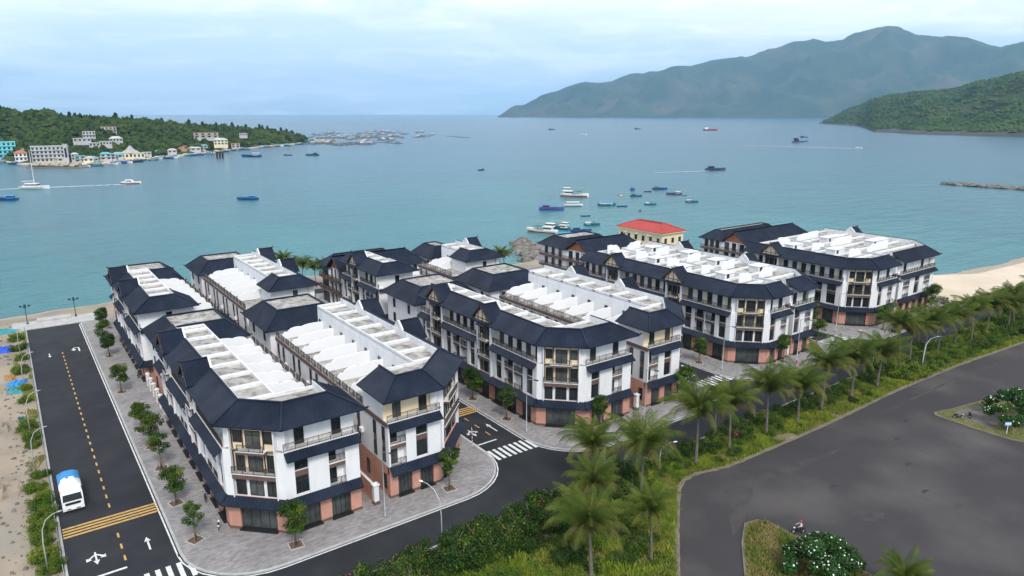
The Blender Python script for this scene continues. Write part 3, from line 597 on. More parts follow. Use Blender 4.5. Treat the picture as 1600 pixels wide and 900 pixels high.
def terrace(label, left, Xs, Xa, Yf, Yb, cham, gy, fu=7.5, td=7.4, front=None, f4=None, fu_x=None, wall='cream', pitch=5.0, boxes=False, group='white terraces with navy roofs'):
    """one row of shophouses. Xs street face, Xa alley face, Yf front, Yb back, cham corner cut, gy gable centres (Y)"""
    sg = 1 if left else -1; c = cham; B = empty('terrace_building', ((Xs + Xa) / 2, (Yf + Yb) / 2, 0), label, 'building', group)
    if c: pth = [(Xs, Yb), (Xs, Yf + c), (Xs + sg * c, Yf), (Xa, Yf)]
    else: pth = [(Xs, Yb), (Xs, Yf), (Xa, Yf)]
    full = pth + [(Xa, Yb)]
    kinds = ['street'] + (['cham'] if c else []) + ['front', 'alley', 'back']
    if not left: full = [(full[0][0], full[0][1])] + full[1:]; 
    # CCW order: left rows already are; mirrored rows are reversed
    n = len(full)
    if not left:
        full = full[::-1]; kinds = [kinds[(n - 2 - i) % n] for i in range(n)]
    ins_g = [-.6 if k in ('street', 'cham', 'front') else 0 for k in kinds]; ins_u = [-.9 if k in ('street', 'cham', 'front') else 0 for k in kinds]
    body(B, offs(full, ins_g), .1, G2, 'pink'); body(B, offs(full, ins_u), G2, L4, 'white')
    fx = Xa if fu_x is None else fu_x; xb = Xs + sg * td
    p4 = pth[:-1] + [(fx, Yf), (fx, Yf + fu), (xb, Yf + fu), (xb, Yb)]; k4 = (['street'] + (['cham'] if c else []) + ['front', 'ret', 'in', 'in', 'in'])
    if abs(fx - xb) < .3 or boxes: p4 = pth[:-1] + [(fx, Yf), (fx, Yb)]; k4 = ['street'] + (['cham'] if c else []) + ['front', 'in', 'in']
    m = len(p4)
    if not left: p4 = p4[::-1]; k4 = [k4[(m - 2 - i) % m] for i in range(m)]
    ds = {'street': -1.3, 'cham': -1.25, 'front': -1.3, 'in': 0, 'ret': 0}
    body(B, offs(p4, [ds[k] for k in k4]), L4, 14.45, 'white')
    ri = {'street': -2.6, 'cham': -2.6, 'front': -2.6, 'in': -.02, 'ret': -2.6}
    rp = offs(p4, [ri[k] for k in k4]); body(B, rp, 14.4, 15.0, 'white'); body(B, rp, 15.0, 15.12, 'slab', 'flat_roof')
    if fx != Xa or not boxes:                          # terrace floor over the third storey
        body(B, offs(full, -.05), L4 - .03, L4 + .03, 'slab', 'terrace_floor')
    # perimeter parapets of the flat roof
    for i in range(m):
        fr = Fr(rp[i], rp[(i + 1) % m])
        if k4[i] == 'in': fbox('parapet', B, fr, 0, fr.L, -.22, 0, 15.1, 15.55, 'roofwhite')
        else: fbox('parapet', B, fr, 0, fr.L, -.25, .02, 15.0, 16.2, 'roofwhite')
    # main roof ring and its alley return
    rpath = (pth[:-1] + [(fx, Yf), (fx, Yf + fu)]) if left else ([(fx, Yf + fu), (fx, Yf)] + pth[:-1][::-1])
    if boxes: rpath = (pth[:-1] + [(fx, Yf)]) if left else ([(fx, Yf)] + pth[:-1][::-1])
    ring(B, rpath, .85, 2.6, EV - .05, 16.12)
    # faces
    for i in range(n):
        fr = Fr(full[i], full[(i + 1) % n]); k = kinds[i]
        if k == 'street':
            gs = [abs(g - full[i][1]) for g in gy]; street_face(B, fr, gs, wall=wall)
        elif k == 'cham': chamfer_face(B, fr)
        elif k == 'front':
            if front == 'plain':
                u = fr.L * (.62 if left else .38); a, b_ = fr.L * 0, abs(fx - Xs)
                for z0, z1 in ((1, 3.3), (G2 + .4, G2 + 2.6), (L3 + .4, L4 - .6)): window(B, fr, u - .5, u + .5, -.88 if z0 > 2 else -.58, z0, z1, 0)
                if left: fb = (0, b_)
                else: fb = (fr.L - b_, fr.L)
                uu = fb[0] + b_ * .55; window(B, fr, uu - .5, uu + .5, -1.28, L4 + .1, L4 + 2.5, 0); canopy(B, fr, 0, fr.L, L4, .5, .6)
                fbox('wall_panel', B, fr, 0, fr.L, -.9, -.02, G2, L4 - .02, 'white')
                fr_w = fr.L
                fbox('wall_panel', B, fr, fb[0], fb[1], -1.3, -.6, L4, EV - .05, 'white'); window(B, fr, uu - .5, uu + .5, -.58, L4 + .1, L4 + 2.5, 0)
                window(B, fr, u - .5, u + .5, .0, G2 + .4, G2 + 2.6, 0); window(B, fr, u - .5, u + .5, .0, L3 + .4, L4 - .6, 0)
            else:
                lay(B, fr, 0, fr.L, front); shopfronts(B, fr, 0, fr.L, 1.3, 2.3); canopy(B, fr, 0, fr.L)
                fourth(B, fr, 0, fr.L, n=2, two=False)
                if f4: fbox('wall_panel', B, fr, .02, fr.L - .02, -1.3, -1.27, L4 + .02, EV - .1, f4)
        elif k == 'alley':
            r0 = fu if not boxes else 0; hid = left
            L = fr.L; rail = (r0, L) if (full[i][1] < full[(i + 1) % n][1]) else (0, L - r0)
            if fx != Xa: rail = (0, L)
            if boxes: rail = (0, 0.2)
            alley_face(B, fr, rail=rail)
        else:
            for z0 in (1.2, G2 + .5, L3 + .5):
                for u in (.3, .7): window(B, fr, fr.L * u - .5, fr.L * u + .5, .01, z0, z0 + 1.7, 0)
    # ground floor canopy, mitred round the corner
    cp = pth if left else pth[::-1]; ring(B, cp, 1.0, 0, 3.82, G2 + .1, 'canopy', caps=True, ridge=False)
    # unit divisions: party walls on the terrace, upstand beams on the flat roof
    y = Yf + fu + .25; k = 0
    if not boxes:
        while y < Yb - .5:
            party_wall(B, xb, Xa, y)
            wbox('roof_beam', B, *sorted((Xs + sg * 2.8, xb - sg * .02)), y - .38, y + .38, 15.1, 15.5, 'roofwhite')
            wbox('stair_door', B, *sorted((xb + sg * .0, xb + sg * .05)), y + .8, y + 1.7, L4 + .05, L4 + 2.2, 'glass')
            y += pitch
    else:
        x0, x1 = sorted((Xs + sg * 2.85, Xa - sg * .25)); y = Yf + 7
        while y < Yb - 3:
            wbox('roof_beam', B, x0, x1, y - .3, y + .3, 15.1, 15.55, 'roofwhite'); k += 1
            wd = (x1 - x0) * .36; xx = x0 + (x1 - x0) * (.2 if k % 4 < 2 else .42)
            if k % 2 == 0:
                wbox('stair_housing', B, xx, xx + wd, y + .5, y + pitch * .6, 15.1, 16.55, 'roofwhite'); wbox('stair_door', B, xx + .6, xx + 1.5, y + .45, y + .495, 15.15, 16.4, 'glass'); wbox('housing_roof', B, xx - .2, xx + wd + .2, y + .3, y + pitch * .6 + .2, 16.55, 16.68, 'roofwhite')
            else:
                party_wall(B, (x0 + x1) / 2, x1 if left else x0, y + pitch * .5, 15.1)
                if k % 3 == 0: wbox('water_tank', B, xx + wd + .5, xx + wd + 1.6, y + 1, y + 2.4, 15.12, 15.9, 'galv')
            y += pitch
    return B
def hip_house(label, x0, x1, y0, y1, ze=11.2, zt=14.0, inset=3.4, wall='white', gable_y=None, group='hip-roofed end houses'):
    B = empty('hip_roof_house', ((x0 + x1) / 2, (y0 + y1) / 2, 0), label, 'building', group); P = [(x0, y1), (x0, y0), (x1, y0), (x1, y1)]
    body(B, P, .1, G2, 'pink'); body(B, offs(P, -.05), G2, ze + .1, wall)
    E, I = ring(B, P, .9, inset - .9, ze, zt, closed=True)
    body(B, I, zt - .5, zt - .12, 'slab', 'flat_roof')
    for i in range(4):
        fr = Fr(P[i], P[(i + 1) % 4]); n = 2
        for k in range(n):
            u = fr.L * (k + .5) / n
            window(B, fr, u - .55, u + .55, .01, 1.0, 3.2, 1); window(B, fr, u - .5, u + .5, -.04, G2 + .6, G2 + 2.5, 1); window(B, fr, u - .5, u + .5, -.04, L3 + .6, L3 + 2.6, 1)
        fbox('band', B, fr, 0, fr.L, 0, .1, G2 - .2, G2 + .15, 'brown')
    return B
def sea_house(label, x0, x1, y0, y1, yr, ze=10.6, zt=13.9, group='gabled seaside houses'):
    """gable end to the west, long ridge running east, lower hipped wing behind"""
    B = empty('seaside_house', ((x0 + x1) / 2, (y0 + y1) / 2, 0), label, 'building', group); ym = (y0 + y1) / 2
    P = [(x0, y1), (x0, y0), (x1, y0), (x1, y1)]; body(B, P, -.3, G2 - .6, 'pink'); body(B, P, G2 - .6, ze, 'white')
    xo = x0 - 1.0
    slope(B, (xo, y0 - .8, ze - .3), (x1 + .9, y0 - .8, ze - .3), (xo, ym, zt), (x1 - 3.2, ym, zt)); slope(B, (x1 + .9, y1 + .8, ze - .3), (xo, y1 + .8, ze - .3), (x1 - 3.2, ym, zt), (xo, ym, zt))
    slope(B, (x1 + .9, y0 - .8, ze - .3), (x1 + .9, y1 + .8, ze - .3), (x1 - 3.2, ym, zt), (x1 - 3.2, ym, zt - .001))
    cap(B, (xo, ym, zt), (x1 - 3.2, ym, zt)); cap(B, (x1 + .9, y0 - .8, ze - .3), (x1 - 3.2, ym, zt)); cap(B, (x1 - 3.2, ym, zt), (xo, ym, zt), horn=True)
    m = MB(); o = B.location; m.add([(x0 - o.x, y0 - o.y, ze), (x0 - o.x, y1 - o.y, ze), (x0 - o.x, ym - o.y, zt - .3), (x0 + .3 - o.x, y0 - o.y, ze), (x0 + .3 - o.x, y1 - o.y, ze), (x0 + .3 - o.x, ym - o.y, zt - .3)], [(0, 2, 1), (3, 4, 5), (0, 3, 5, 2), (1, 2, 5, 4)]); m.build('gable', 'terracotta', B)
    for yy, s_ in ((y0 - .85, 1), (y1 + .85, -1)):
        m = MB(); m.bar((xo - .05 - o.x, yy - o.y, ze - .4), (xo - .05 - o.x, ym - o.y, zt - .1), .14, .3); m.build('barge_board', 'timber', B)
    fr = Fr((x0, y1), (x0, y0))
    for u in (0, fr.L * .36, fr.L * .64, fr.L): fbox('pier', B, fr, u - .3, u + .3, 0, .45, 0, ze, 'white')
    for z0, z1 in ((.5, 3.4), (G2 + .2, G2 + 2.6), (L3 + .2, L3 + 2.6)):
        for u in (.18, .5, .82): window(B, fr, fr.L * u - .8, fr.L * u + .8, .02, z0, z1, 1)
        if z0 > 2: railing(B, fr, 0, fr.L, .9, z0 - .2, 1.0); fbox('balcony_front', B, fr, 0, fr.L, 0, 1.0, z0 - .65, z0 - .2, 'brown')
    fr = Fr((x0, y0), (x1, y0))
    for k in range(max(3, int(fr.L / 4))):
        u = fr.L * (k + .5) / max(3, int(fr.L / 4)); window(B, fr, u - .55, u + .55, .02, G2 + .4, G2 + 2.4, 1); window(B, fr, u - .55, u + .55, .02, L3 + .2, L3 + 2.2, 1)
    # wing
    W_ = [(x0 - .4, yr), (x0 - .4, y1 + .1), (x1 - 4, y1 + .1), (x1 - 4, yr)]; body(B, W_, -.3, ze, 'white', 'wing_wall')
    ring(B, W_, .9, 2.6, ze - .02, zt - .7, closed=True); body(B, offs(W_, -2.6), zt - 1.2, zt - .85, 'slab', 'flat_roof')
    fr = Fr(W_[0], W_[1])
    for z0, z1 in ((.6, 3.4), (G2 + .2, G2 + 2.6), (L3 + .2, L3 + 2.6)):
        for u in (.22, .5, .78): window(B, fr, fr.L * u - .7, fr.L * u + .7, .02, z0, z1, 1, 'balcony_door')
        if z0 > 2: railing(B, fr, 0, fr.L, .9, z0 - .2, 1.0); fbox('balcony_front', B, fr, 0, fr.L, 0, 1.0, z0 - .65, z0 - .2, 'brown')
    return B
PA = [('P', 1.3), ('W', 1.9), ('P', 2.9), ('B', 2.4), ('P', 2.1)]
PB = [('P', .25), ('B', 2.5), ('P', 1.6), ('W', 1.9), ('P', 2.1)]
PC = [('P', .3), ('W', 1.5), ('P', 1.5), ('B', 1.7), ('P', .7)]
terrace('white four-storey terrace beside the truck road, its corner shop by the white scooter', True, 16.85, 31.9, 77.0, 122, 5.6, (98.2, 114.4), front=PA)
terrace('white four-storey terrace across the narrow pink-walled alley, cream top floor facing the curved kerb', False, 51.4, 36.0, 77.0, 122, 7.6, (98.2, 113.6), front=PB, f4='cream')
hip_house('low navy hip-roofed house squeezed behind the terrace beside the truck road', 18.0, 31.5, 125.6, 138.8)
hip_house('low navy hip-roofed house with a flat pale top behind the alley terrace', 36.0, 50.0, 125.6, 139.2)
terrace('white terrace in the far corner by the sea end of the truck road', True, 16.9, 31.9, 141.2, 176, 0, (156.5, 171.0), front='plain', fu_x=26.6, td=7.4)
terrace('white terrace with two street gables near the seaside palms and the truck-road corner', False, 51.6, 36.8, 143.4, 179.5, 0, (158.2, 178.0)[:1] + (174.5,), front='plain', fu_x=42.2, td=7.4)
hip_house('navy hip-roofed house on the shore at the end of the truck road', 18.0, 31.5, 178.5, 192)
hip_house('navy hip-roofed shore house behind the row with scalloped terrace walls', 36.6, 50.5, 181.5, 194)
terrace('long white terrace with cream gabled bays facing the street with the traffic sign', True, 65.6, 81.4, 77.9, 122, 5.6, (98.6, 115.4), front=PA)
terrace('white terrace with scalloped roof walls, its corner pavement holding the staked young tree', False, 101.0, 85.6, 78.0, 122.5, 7.4, (98.2, 113.2), front=PB, f4='cream')
hip_house('navy hip-roofed house behind the long cream-gabled terrace in the middle block', 66.6, 81, 125.8, 139.5)
hip_house('navy hip-roofed house with a pale flat top in the centre of the middle block', 85.8, 100.2, 126.4, 140)
terrace('short white terrace facing the shore palms at the back of the middle block', True, 66.4, 81.6, 143.4, 164.5, 0, (156.0,), front='plain', fu_x=75.6, td=7.4)
terrace('small white terrace with a single street gable near the rock groyne', False, 101.4, 86.8, 144.6, 162, 0, (157.0,), front='plain', fu_x=91.2, td=7.4)
sea_house('shore house with long navy ridge behind the short terrace and palms', 67.4, 90.5, 166.5, 175, 180)
hip_house('little navy hip-roofed house by the water near the rock groyne', 93.2, 101, 165.5, 176, inset=3.0)
terrace('white terrace with curved corner and cream gables beside the second crosswalk', True, 116.0, 128.2, 78.6, 130, 5.4, (99.2, 118.2), front=PC, td=12, boxes=True, fu=6)
terrace('white terrace joined behind the curved-corner building, pink ground floor by the red hydrant', False, 143.4, 130.0, 78.7, 130, 6.2, (99.6, 119.5), front=PC, td=12, boxes=True, fu=6)
sea_house('gabled navy-roofed shore house beside the moored boats', 134.2, 156, 146.8, 156.6, 168.5)
terrace('white terrace with curved corner nearest the dark parked car', True, 159.6, 174.8, 79.4, 113, 5.4, (104.6,), front=PA, td=12, boxes=True, fu=6)
terrace('white terrace at the beach end of the development, four storeys over pink ground floor', False, 203.0, 177.6, 80.0, 114, 7.0, (106.0,), front=[('P', 1.4), ('B', 2.2), ('P', 1.8), ('W', 1.7), ('P', 1.6), ('B', 2.2), ('P', 1.4)], td=12, boxes=True, fu=6)
sea_house('gabled navy-roofed shore house behind the beach-end terraces', 183.8, 217.5, 129.4, 138.2, 146.0)
# ------------------------------------------------------------------ far land
def ray(px, py, dist):
    """world point on the sight line of a 1600 x 900 survey pixel at a horizontal distance (used once, to lay out real terrain)"""
    f = 1090.; p = math.atan(272.7 / f); yw = R(36.0); h = (math.sin(yw), math.cos(yw)); r = (math.cos(yw), -math.sin(yw)); a, b = px - 800, 450 - py
    X = a * r[0] + (f * math.cos(p) + b * math.sin(p)) * h[0]; Y = a * r[1] + (f * math.cos(p) + b * math.sin(p)) * h[1]; Z = b * math.cos(p) - f * math.sin(p)
    t = dist / math.hypot(X, Y); return X * t, Y * t, CAM_Z + Z * t
def gp(px, py, z=0.):
    x, y, zz = ray(px, py, 1000.); t = (z - CAM_Z) / (zz - CAM_Z); return x * t, y * t
def interp(tab, x): return float(np.interp(x, [q[0] for q in tab], [q[1] for q in tab]))
def terrain(name, mat, sky_, shore, depth, nx, ny, x0, x1, amp, nscale, kind='structure', power=1.25, ridge=.75, smooth=True, gull=1.0):
    """sky_: (bearing px, skyline px); shore: (bearing px, distance). Slopes rise from the waterline to the ridge, then fall behind it."""
    vs = []; fs = []
    for i in range(nx + 1):
        px = x0 + (x1 - x0) * i / nx; ds = interp(shore, px); dp = interp(depth, px) if hasattr(depth, '__len__') else depth; dr = ds + dp * ridge
        top = ray(px, interp(sky_, px), dr)[2]
        for j in range(ny + 1):
            t = j / ny; d = ds - dp * .03 + dp * 1.03 * t; x, y, _ = ray(px, 300, d); tt = (d - ds) / (dp * ridge)
            k = max(0, min(tt, 1)) ** power if tt <= 1 else max(0, 1 - (tt - 1) / (1 / ridge - 1)) ** .8
            n1 = noise.fractal((x * nscale, y * nscale, 2.1), .9, 2.0, 6) ; n2 = abs(noise.noise((x * nscale * 1.7 + 7, y * nscale * 1.7, .4)))
            w_ = min(1, max(tt, 0) * 3) * (1 - .72 * math.exp(-((tt - 1) / .16) ** 2))
            z = SEA_Z + (top - SEA_Z) * k + w_ * amp * (n1 - gull * n2) - (6 if tt < 0 else 0)
            zc = ray(px, interp(sky_, px), d)[2] - (0 if abs(tt - 1) < .08 else .004 * d)
            vs.append((x, y, max(min(z, zc), SEA_Z - 6) if tt > .05 else z))
    for i in range(nx):
        for j in range(ny): a = i * (ny + 1) + j; fs.append((a, a + ny + 1, a + ny + 2, a + 1))
    o = link(name, mesh(name, vs, fs, mat, smooth)); o['kind'] = kind; return o, np.array(vs).reshape(nx + 1, ny + 1, 3)
FSKY = [(640, 178), (766, 179), (800, 166), (830, 154), (870, 140), (900, 130), (960, 117), (1000, 113), (1040, 104), (1080, 97), (1130, 90), (1160, 84), (1190, 72), (1220, 61), (1250, 57), (1290, 59), (1310, 49), (1330, 43), (1352, 40), (1375, 42), (1410, 50), (1440, 57), (1475, 60), (1500, 68), (1530, 73), (1560, 62), (1600, 47), (1680, 28), (1800, 40), (2000, 90)]
terrain('mountain', 'forestfar', FSKY, [(640, 9800), (766, 9300), (2000, 8600)], [(640, 500), (766, 600), (820, 1800), (1000, 2600), (1300, 3600), (2000, 3600)], 360, 80, 764, 1900, 260, .0012, power=1.0, ridge=.72)
RSKY = [(1258, 196), (1270, 191), (1288, 182), (1318, 166), (1350, 154), (1385, 146), (1410, 144), (1440, 143), (1470, 139), (1500, 128), (1540, 117), (1570, 110), (1600, 103), (1660, 88), (1750, 80), (1900, 100)]
HO, HG = terrain('headland', 'forestmid', RSKY, [(1258, 4200), (1270, 3900), (1330, 3300), (1356, 2300), (1420, 2090), (1500, 2030), (1600, 1950), (1900, 1900)], [(1258, 260), (1275, 400), (1330, 1100), (1360, 2000), (1500, 1900), (1900, 1700)], 240, 110, 1262, 1860, 42, .0075, power=.85, ridge=.8)
HO.data.materials.append(M['darkrock'])
for pl in HO.data.polygons:
    if pl.center.z < 9 + 5 * noise.noise((pl.center.x * .01, pl.center.y * .01, 1)): pl.material_index = 1
# rocky foot of the headland
def rock_mesh(seed, n=10):
    r = random.Random(seed); vs = []; fs = []; seg = 7
    for i in range(4):
        ph = (i + .3) / 3.6 * PI * .55
        for j in range(seg): a = 2 * PI * j / seg; q = r.uniform(.75, 1.2); vs.append((math.cos(a) * math.cos(ph) * q, math.sin(a) * math.cos(ph) * q, math.sin(ph) * q * .75 - .15))
    for i in range(3):
        for j in range(seg): fs.append((i * seg + j, i * seg + (j + 1) % seg, (i + 1) * seg + (j + 1) % seg, (i + 1) * seg + j))
    fs.append(tuple(3 * seg + j for j in range(seg))); return mesh('rock', vs, fs, 'rock')
ROCKS = [rock_mesh(i) for i in range(5)]
def rock_pile(name, pts, label, cat, size=(1.0, 2.2), n=60, wid=3.0):
    B = empty(name, (*pts[0], SEA_Z), label, cat); r = random.Random(len(pts) * 13 + n)
    for k in range(n):
        t = r.random() * (len(pts) - 1); i = int(t); f = t - i; x = pts[i][0] + (pts[i + 1][0] - pts[i][0]) * f + r.uniform(-wid, wid); y = pts[i][1] + (pts[i + 1][1] - pts[i][1]) * f + r.uniform(-wid, wid)
        o = link('rock', ROCKS[k % 5], B, (x - pts[0][0], y - pts[0][1], r.uniform(-.2, .9)), r.uniform(0, 6)); s = r.uniform(*size); o.scale = (s, s * r.uniform(.7, 1.2), s * r.uniform(.7, 1.1))
    return B
rock_pile('rock_groyne', [(150, 192), (157, 201), (163, 215), (170, 226)], 'brown boulder groyne jutting into the bay beside the shore houses', 'groyne', (1.4, 3.2), 110, 4.0)
rock_pile('breakwater', [(577, 237), (577.5, 212), (579, 186), (590, 150), (620, 100)], 'long low rubble breakwater lying alone in the bay', 'breakwater', (1.6, 3.2), 240, 2.6)
# peninsula
PSKY = [(-120, 150), (-40, 155), (0, 163), (30, 173), (55, 180), (78, 176), (95, 174), (120, 184), (160, 187), (200, 189), (240, 191), (300, 196), (360, 199), (410, 203), (450, 207), (470, 213), (486, 221), (500, 224)]
PSH = [(-120, 1120), (0, 1000), (40, 905), (90, 875), (160, 862), (230, 925), (300, 1000), (400, 1165), (470, 1300), (500, 1345)]
PO, PG = terrain('peninsula', 'forest', PSKY, PSH, [(-120, 520), (0, 460), (200, 430), (400, 300), (470, 150), (500, 60)], 150, 60, -120, 496, 9, .012, power=.98, ridge=.62, smooth=True, gull=.3)
# bare red earth cuts: faces of the slope itself
PO.data.materials.append(M['earth']); CUTS = [(297, .20, 16, .09), (264, .17, 6, .05), (428, .22, 9, .07), (52, .20, 12, .06)]
def in_cut(px, t): return any(((px - a) / c) ** 2 + ((t - b_) / e) ** 2 < 1 + .5 * noise.noise((px * .2, t * 20, 1)) for a, b_, c, e in CUTS)
for pl in PO.data.polygons:
    i, j = divmod(pl.index, 60)
    if in_cut(-120 + 616 * (i + .5) / 150, (j + .5) / 60): pl.material_index = 1
def clear(px, t): return any(abs(px - a) < w_ and t < q for a, w_, q in ((10, 32, .16), (90, 34, .16), (212, 24, .13), (345, 14, .13)))
def far_crowns(G, n, seed, smin, smax, name, tmin=.16, tmax=.8, px=(0, 1.0), free=False, mats=('woodB', 'woodA', 'woodA')):
    rng = np.random.default_rng(seed); vs = []; fs = []; mi = []; nx, ny = G.shape[:2]; q = 0
    base = []
    for lv, (rr, zz) in enumerate(((.55, 0.), (1.0, .45), (.75, .95), (.25, 1.3))):
        for j in range(6): base.append((rr * math.cos(j * PI / 3 + lv * .5), rr * math.sin(j * PI / 3 + lv * .5), zz))
    base = np.array(base); bf = [(l * 6 + j, l * 6 + (j + 1) % 6, (l + 1) * 6 + (j + 1) % 6, (l + 1) * 6 + j) for l in range(3) for j in range(6)] + [tuple(18 + j for j in range(6))]
    for k in range(n):
        i = rng.uniform(px[0], px[1]) * (nx - 1.01); j = rng.uniform(tmin, tmax) * (ny - 1.01); p = G[int(i), int(j)]
        if p[2] < (1.5 if not free else 7) or not free and in_cut(-120 + 616 * i / (nx - 1), j / (ny - 1) + .012) or not free and clear(-120 + 616 * i / (nx - 1), j / (ny - 1)): continue
        s = rng.uniform(smin, smax); b = base * s * np.array([1, 1, rng.uniform(.7, 1.25)]) * rng.uniform(.75, 1.25, (24, 1)); off = rng.uniform(-8, 8, 2)
        v = b + p + np.array([off[0], off[1], -s * .25]); vs.append(v); fs += [tuple(x + q for x in f) for f in bf]; q += 24; mi += [int(rng.integers(0, 3))] * len(bf)
    me = mesh(name, np.concatenate(vs), fs, None, False, list(mats), mi); return link(name, me)
hw = far_crowns(HG, 16000, 8, 3.0, 5.6, 'headland_wood', .02, .85, (0, .62), True, ('headB', 'headA', 'headA')); tag(hw, 'unbroken green wood over the headland', 'wood', kind='stuff')
wd = far_crowns(PG, 7500, 3, 2.4, 5.4, 'peninsula_wood', .085, .78); tag(wd, 'dense dark green wood covering the peninsula hill', 'wood', kind='stuff')
def ctree(name, x, y, z, h, r, label, group, mats, seed):
    rng = np.random.default_rng(seed); T = empty(name, (x, y, z), label, 'tree', group); b = MB(); b.tube([(0, 0, -1), (.1, 0, h * .5), (0, 0, h * .95)], [h * .03, h * .02, .05], 5); b.build('trunk', 'bark', T)
    vs = []; fs = []; mi = []
    for k in range(150):
        t = rng.random(); zz = h * (.22 + .8 * t); rr = r * (1 - t * .8) * math.sqrt(rng.random()); a = rng.random() * 6.28; c = np.array([rr * math.cos(a), rr * math.sin(a), zz]); s = h * .075
        q = rng.normal(size=(4, 3)) * s + c; vs.append(q); fs.append((4 * k, 4 * k + 1, 4 * k + 2, 4 * k + 3)); mi.append(int(rng.random() < .4))
    link('crown', mesh('crown', np.concatenate(vs), fs, None, False, mats, mi), T)
for k, px in enumerate([2, 22, 118, 128, 136, 146, 198, 214, 222, 268, 282, 308, 318, 330, 352, 362, 374, 384, 396, 414, 420, 430, 440, 448, 456, 464]):
    i = int((px + 120) / 616 * 150); j = int(60 * .62); p = PG[i, j]; h = [9, 12, 8, 11, 10][k % 5] * (1.25 if 405 < px < 425 else 1)
    ctree('ridge_tree', p[0], p[1], p[2] - 1, h, h * .36, 'dark feathery tree on the peninsula skyline', 'trees on the peninsula skyline', ['woodB', 'woodA'], 50 + k)
def far_house(name, x, y, z, w_, d_, st, label, wall='farwhite', roof='farwhite', rz=None, nw=5, hip=False, fl=3.2, group=None):
    rz = math.atan2(x, y) * -1 if rz is None else rz; B = empty(name, (x, y, z), label, 'building', group, rz); h = st * fl
    b = MB(); b.box(-w_ / 2, w_ / 2, -d_ / 2, d_ / 2, -4, h); b.build('wall', wall, B)
    b = MB()
    if hip: b.add([(-w_ / 2 - .8, -d_ / 2 - .8, h), (w_ / 2 + .8, -d_ / 2 - .8, h), (w_ / 2 + .8, d_ / 2 + .8, h), (-w_ / 2 - .8, d_ / 2 + .8, h), (-w_ * .25, 0, h + d_ * .3), (w_ * .25, 0, h + d_ * .3)], [(0, 1, 5, 4), (2, 3, 4, 5), (1, 2, 5), (3, 0, 4), (3, 2, 1, 0)])
    else: b.box(-w_ / 2 - .4, w_ / 2 + .4, -d_ / 2 - .4, d_ / 2 + .4, h, h + .45)
    b.build('roof', roof, B)
    for s in range(st):
        b = MB(); b.box(-w_ / 2 - .3, w_ / 2 + .3, -d_ / 2 - .9, -d_ / 2, s * fl - .15, s * fl + .2)
        if s: b.build('balcony', roof if not hip else wall, B)
        for k in range(nw):
            u = -w_ / 2 + w_ * (k + .5) / nw; link('window', boxmesh(w_ / nw * .5, .12, fl * .55, 'glass'), B, (u, -d_ / 2 - .03, s * fl + fl * .52))
    return B
def pen(px, py, d): return ray(px, py, d)
def shore_at(px, back): return ray(px, 300, interp(PSH, px) + back)[:2]
x, y = shore_at(8, 9); far_house('hotel_block', x, y, 1.0, 34, 14, 4, 'turquoise waterfront block at the edge of the photo', 'aqua', 'aqua', nw=8, fl=4.4)
x, y = shore_at(42, 16); far_house('annex_building', x, y, 1.0, 11, 9, 2, 'pale annex with red pitched roof beside the turquoise block', 'hullwhite', 'terracotta', nw=3, fl=4, hip=True)
x, y = shore_at(88, 12); far_house('white_hotel', x, y, 1, 33, 14, 4, 'white four-storey hotel with stepped balconies on the peninsula shore', nw=9, fl=3.9)
x, y = shore_at(112, 8); far_house('stair_tower', x, y, 1, 4, 7, 1, 'slim stair tower at the end of the white hotel', nw=1, fl=17.5)
for k, (px, py, d, w_, st, lb) in enumerate([(139, 211, 990, 13, 2, 'white hillside villa below the uppermost house'), (170, 203, 1040, 17, 2, 'uppermost white villa on the peninsula hillside'), (181, 217, 985, 14, 1, 'white hillside bungalow under the uppermost villa'), (128, 217, 960, 18, 1, 'low pale hillside house above the white hotel'), (150, 224, 930, 14, 1, 'low white house among trees beside the hotel'), (322, 212, 1100, 32, 2, 'long pale two-storey house with flat roof on the peninsula slope'), (345, 223, 1075, 18, 2, 'cream chapel-like house near the peninsula beach'), (380, 209, 1210, 12, 1, 'tiny pale house among trees towards the peninsula tip'), (165, 222, 925, 12, 1, 'small white cottage in the waterfront garden')]):
    x, y, z = ray(px, py, d); far_house('hillside_house', x, y, z - 3, w_, 9, st, lb, 'farwhite' if k != 6 else 'yellowwall', 'farwhite' if k not in (5, 1) else 'terracotta', nw=4, hip=k in (6, 2), fl=3.4, group='houses on the peninsula')
x, y = shore_at(212, 8); PV = far_house('pavilion_restaurant', x, y, 1, 28, 14, 1, 'open waterfront restaurant with pagoda roof and pale terrace', 'yellowwall', 'concrete', nw=7, fl=5)
b = MB(); b.lathe([(10, 5.4), (6, 8.5), (5, 8.5), (.2, 14)], 4); b.build('pagoda_roof', 'concrete', PV)
rs_ = random.Random(21)
for k in range(34):
    px = rs_.choice((rs_.uniform(60, 250), rs_.uniform(120, 260), rs_.uniform(250, 400))); x, y = shore_at(px, rs_.uniform(2, 22)); far_house('shoreline_house', x, y, .6 + rs_.uniform(0, 2), rs_.uniform(6, 13), rs_.uniform(5, 8), rs_.choice((1, 1, 2)), 'small house with low roof among trees on the peninsula shore', rs_.choice(('farwhite', 'yellowwall', 'concrete', 'farwhite')), rs_.choice(('galv', 'concrete', 'hullwhite', 'terracotta', 'aquadark')), nw=2, hip=rs_.random() < .6, fl=3.0, group='small shoreline houses')
# waterfront strip
P = []
for px in range(-110, 480, 15): x, y, _ = ray(px, 300, interp(PSH, px) - 12 - 4 * math.sin(px * .07)); P.append((x, y))
for px in range(475, -115, -15): x, y, _ = ray(px, 300, interp(PSH, px) + 14); P.append((x, y))
sheet('waterfront', P[::-1], -.8, 'beach', z0=-3)

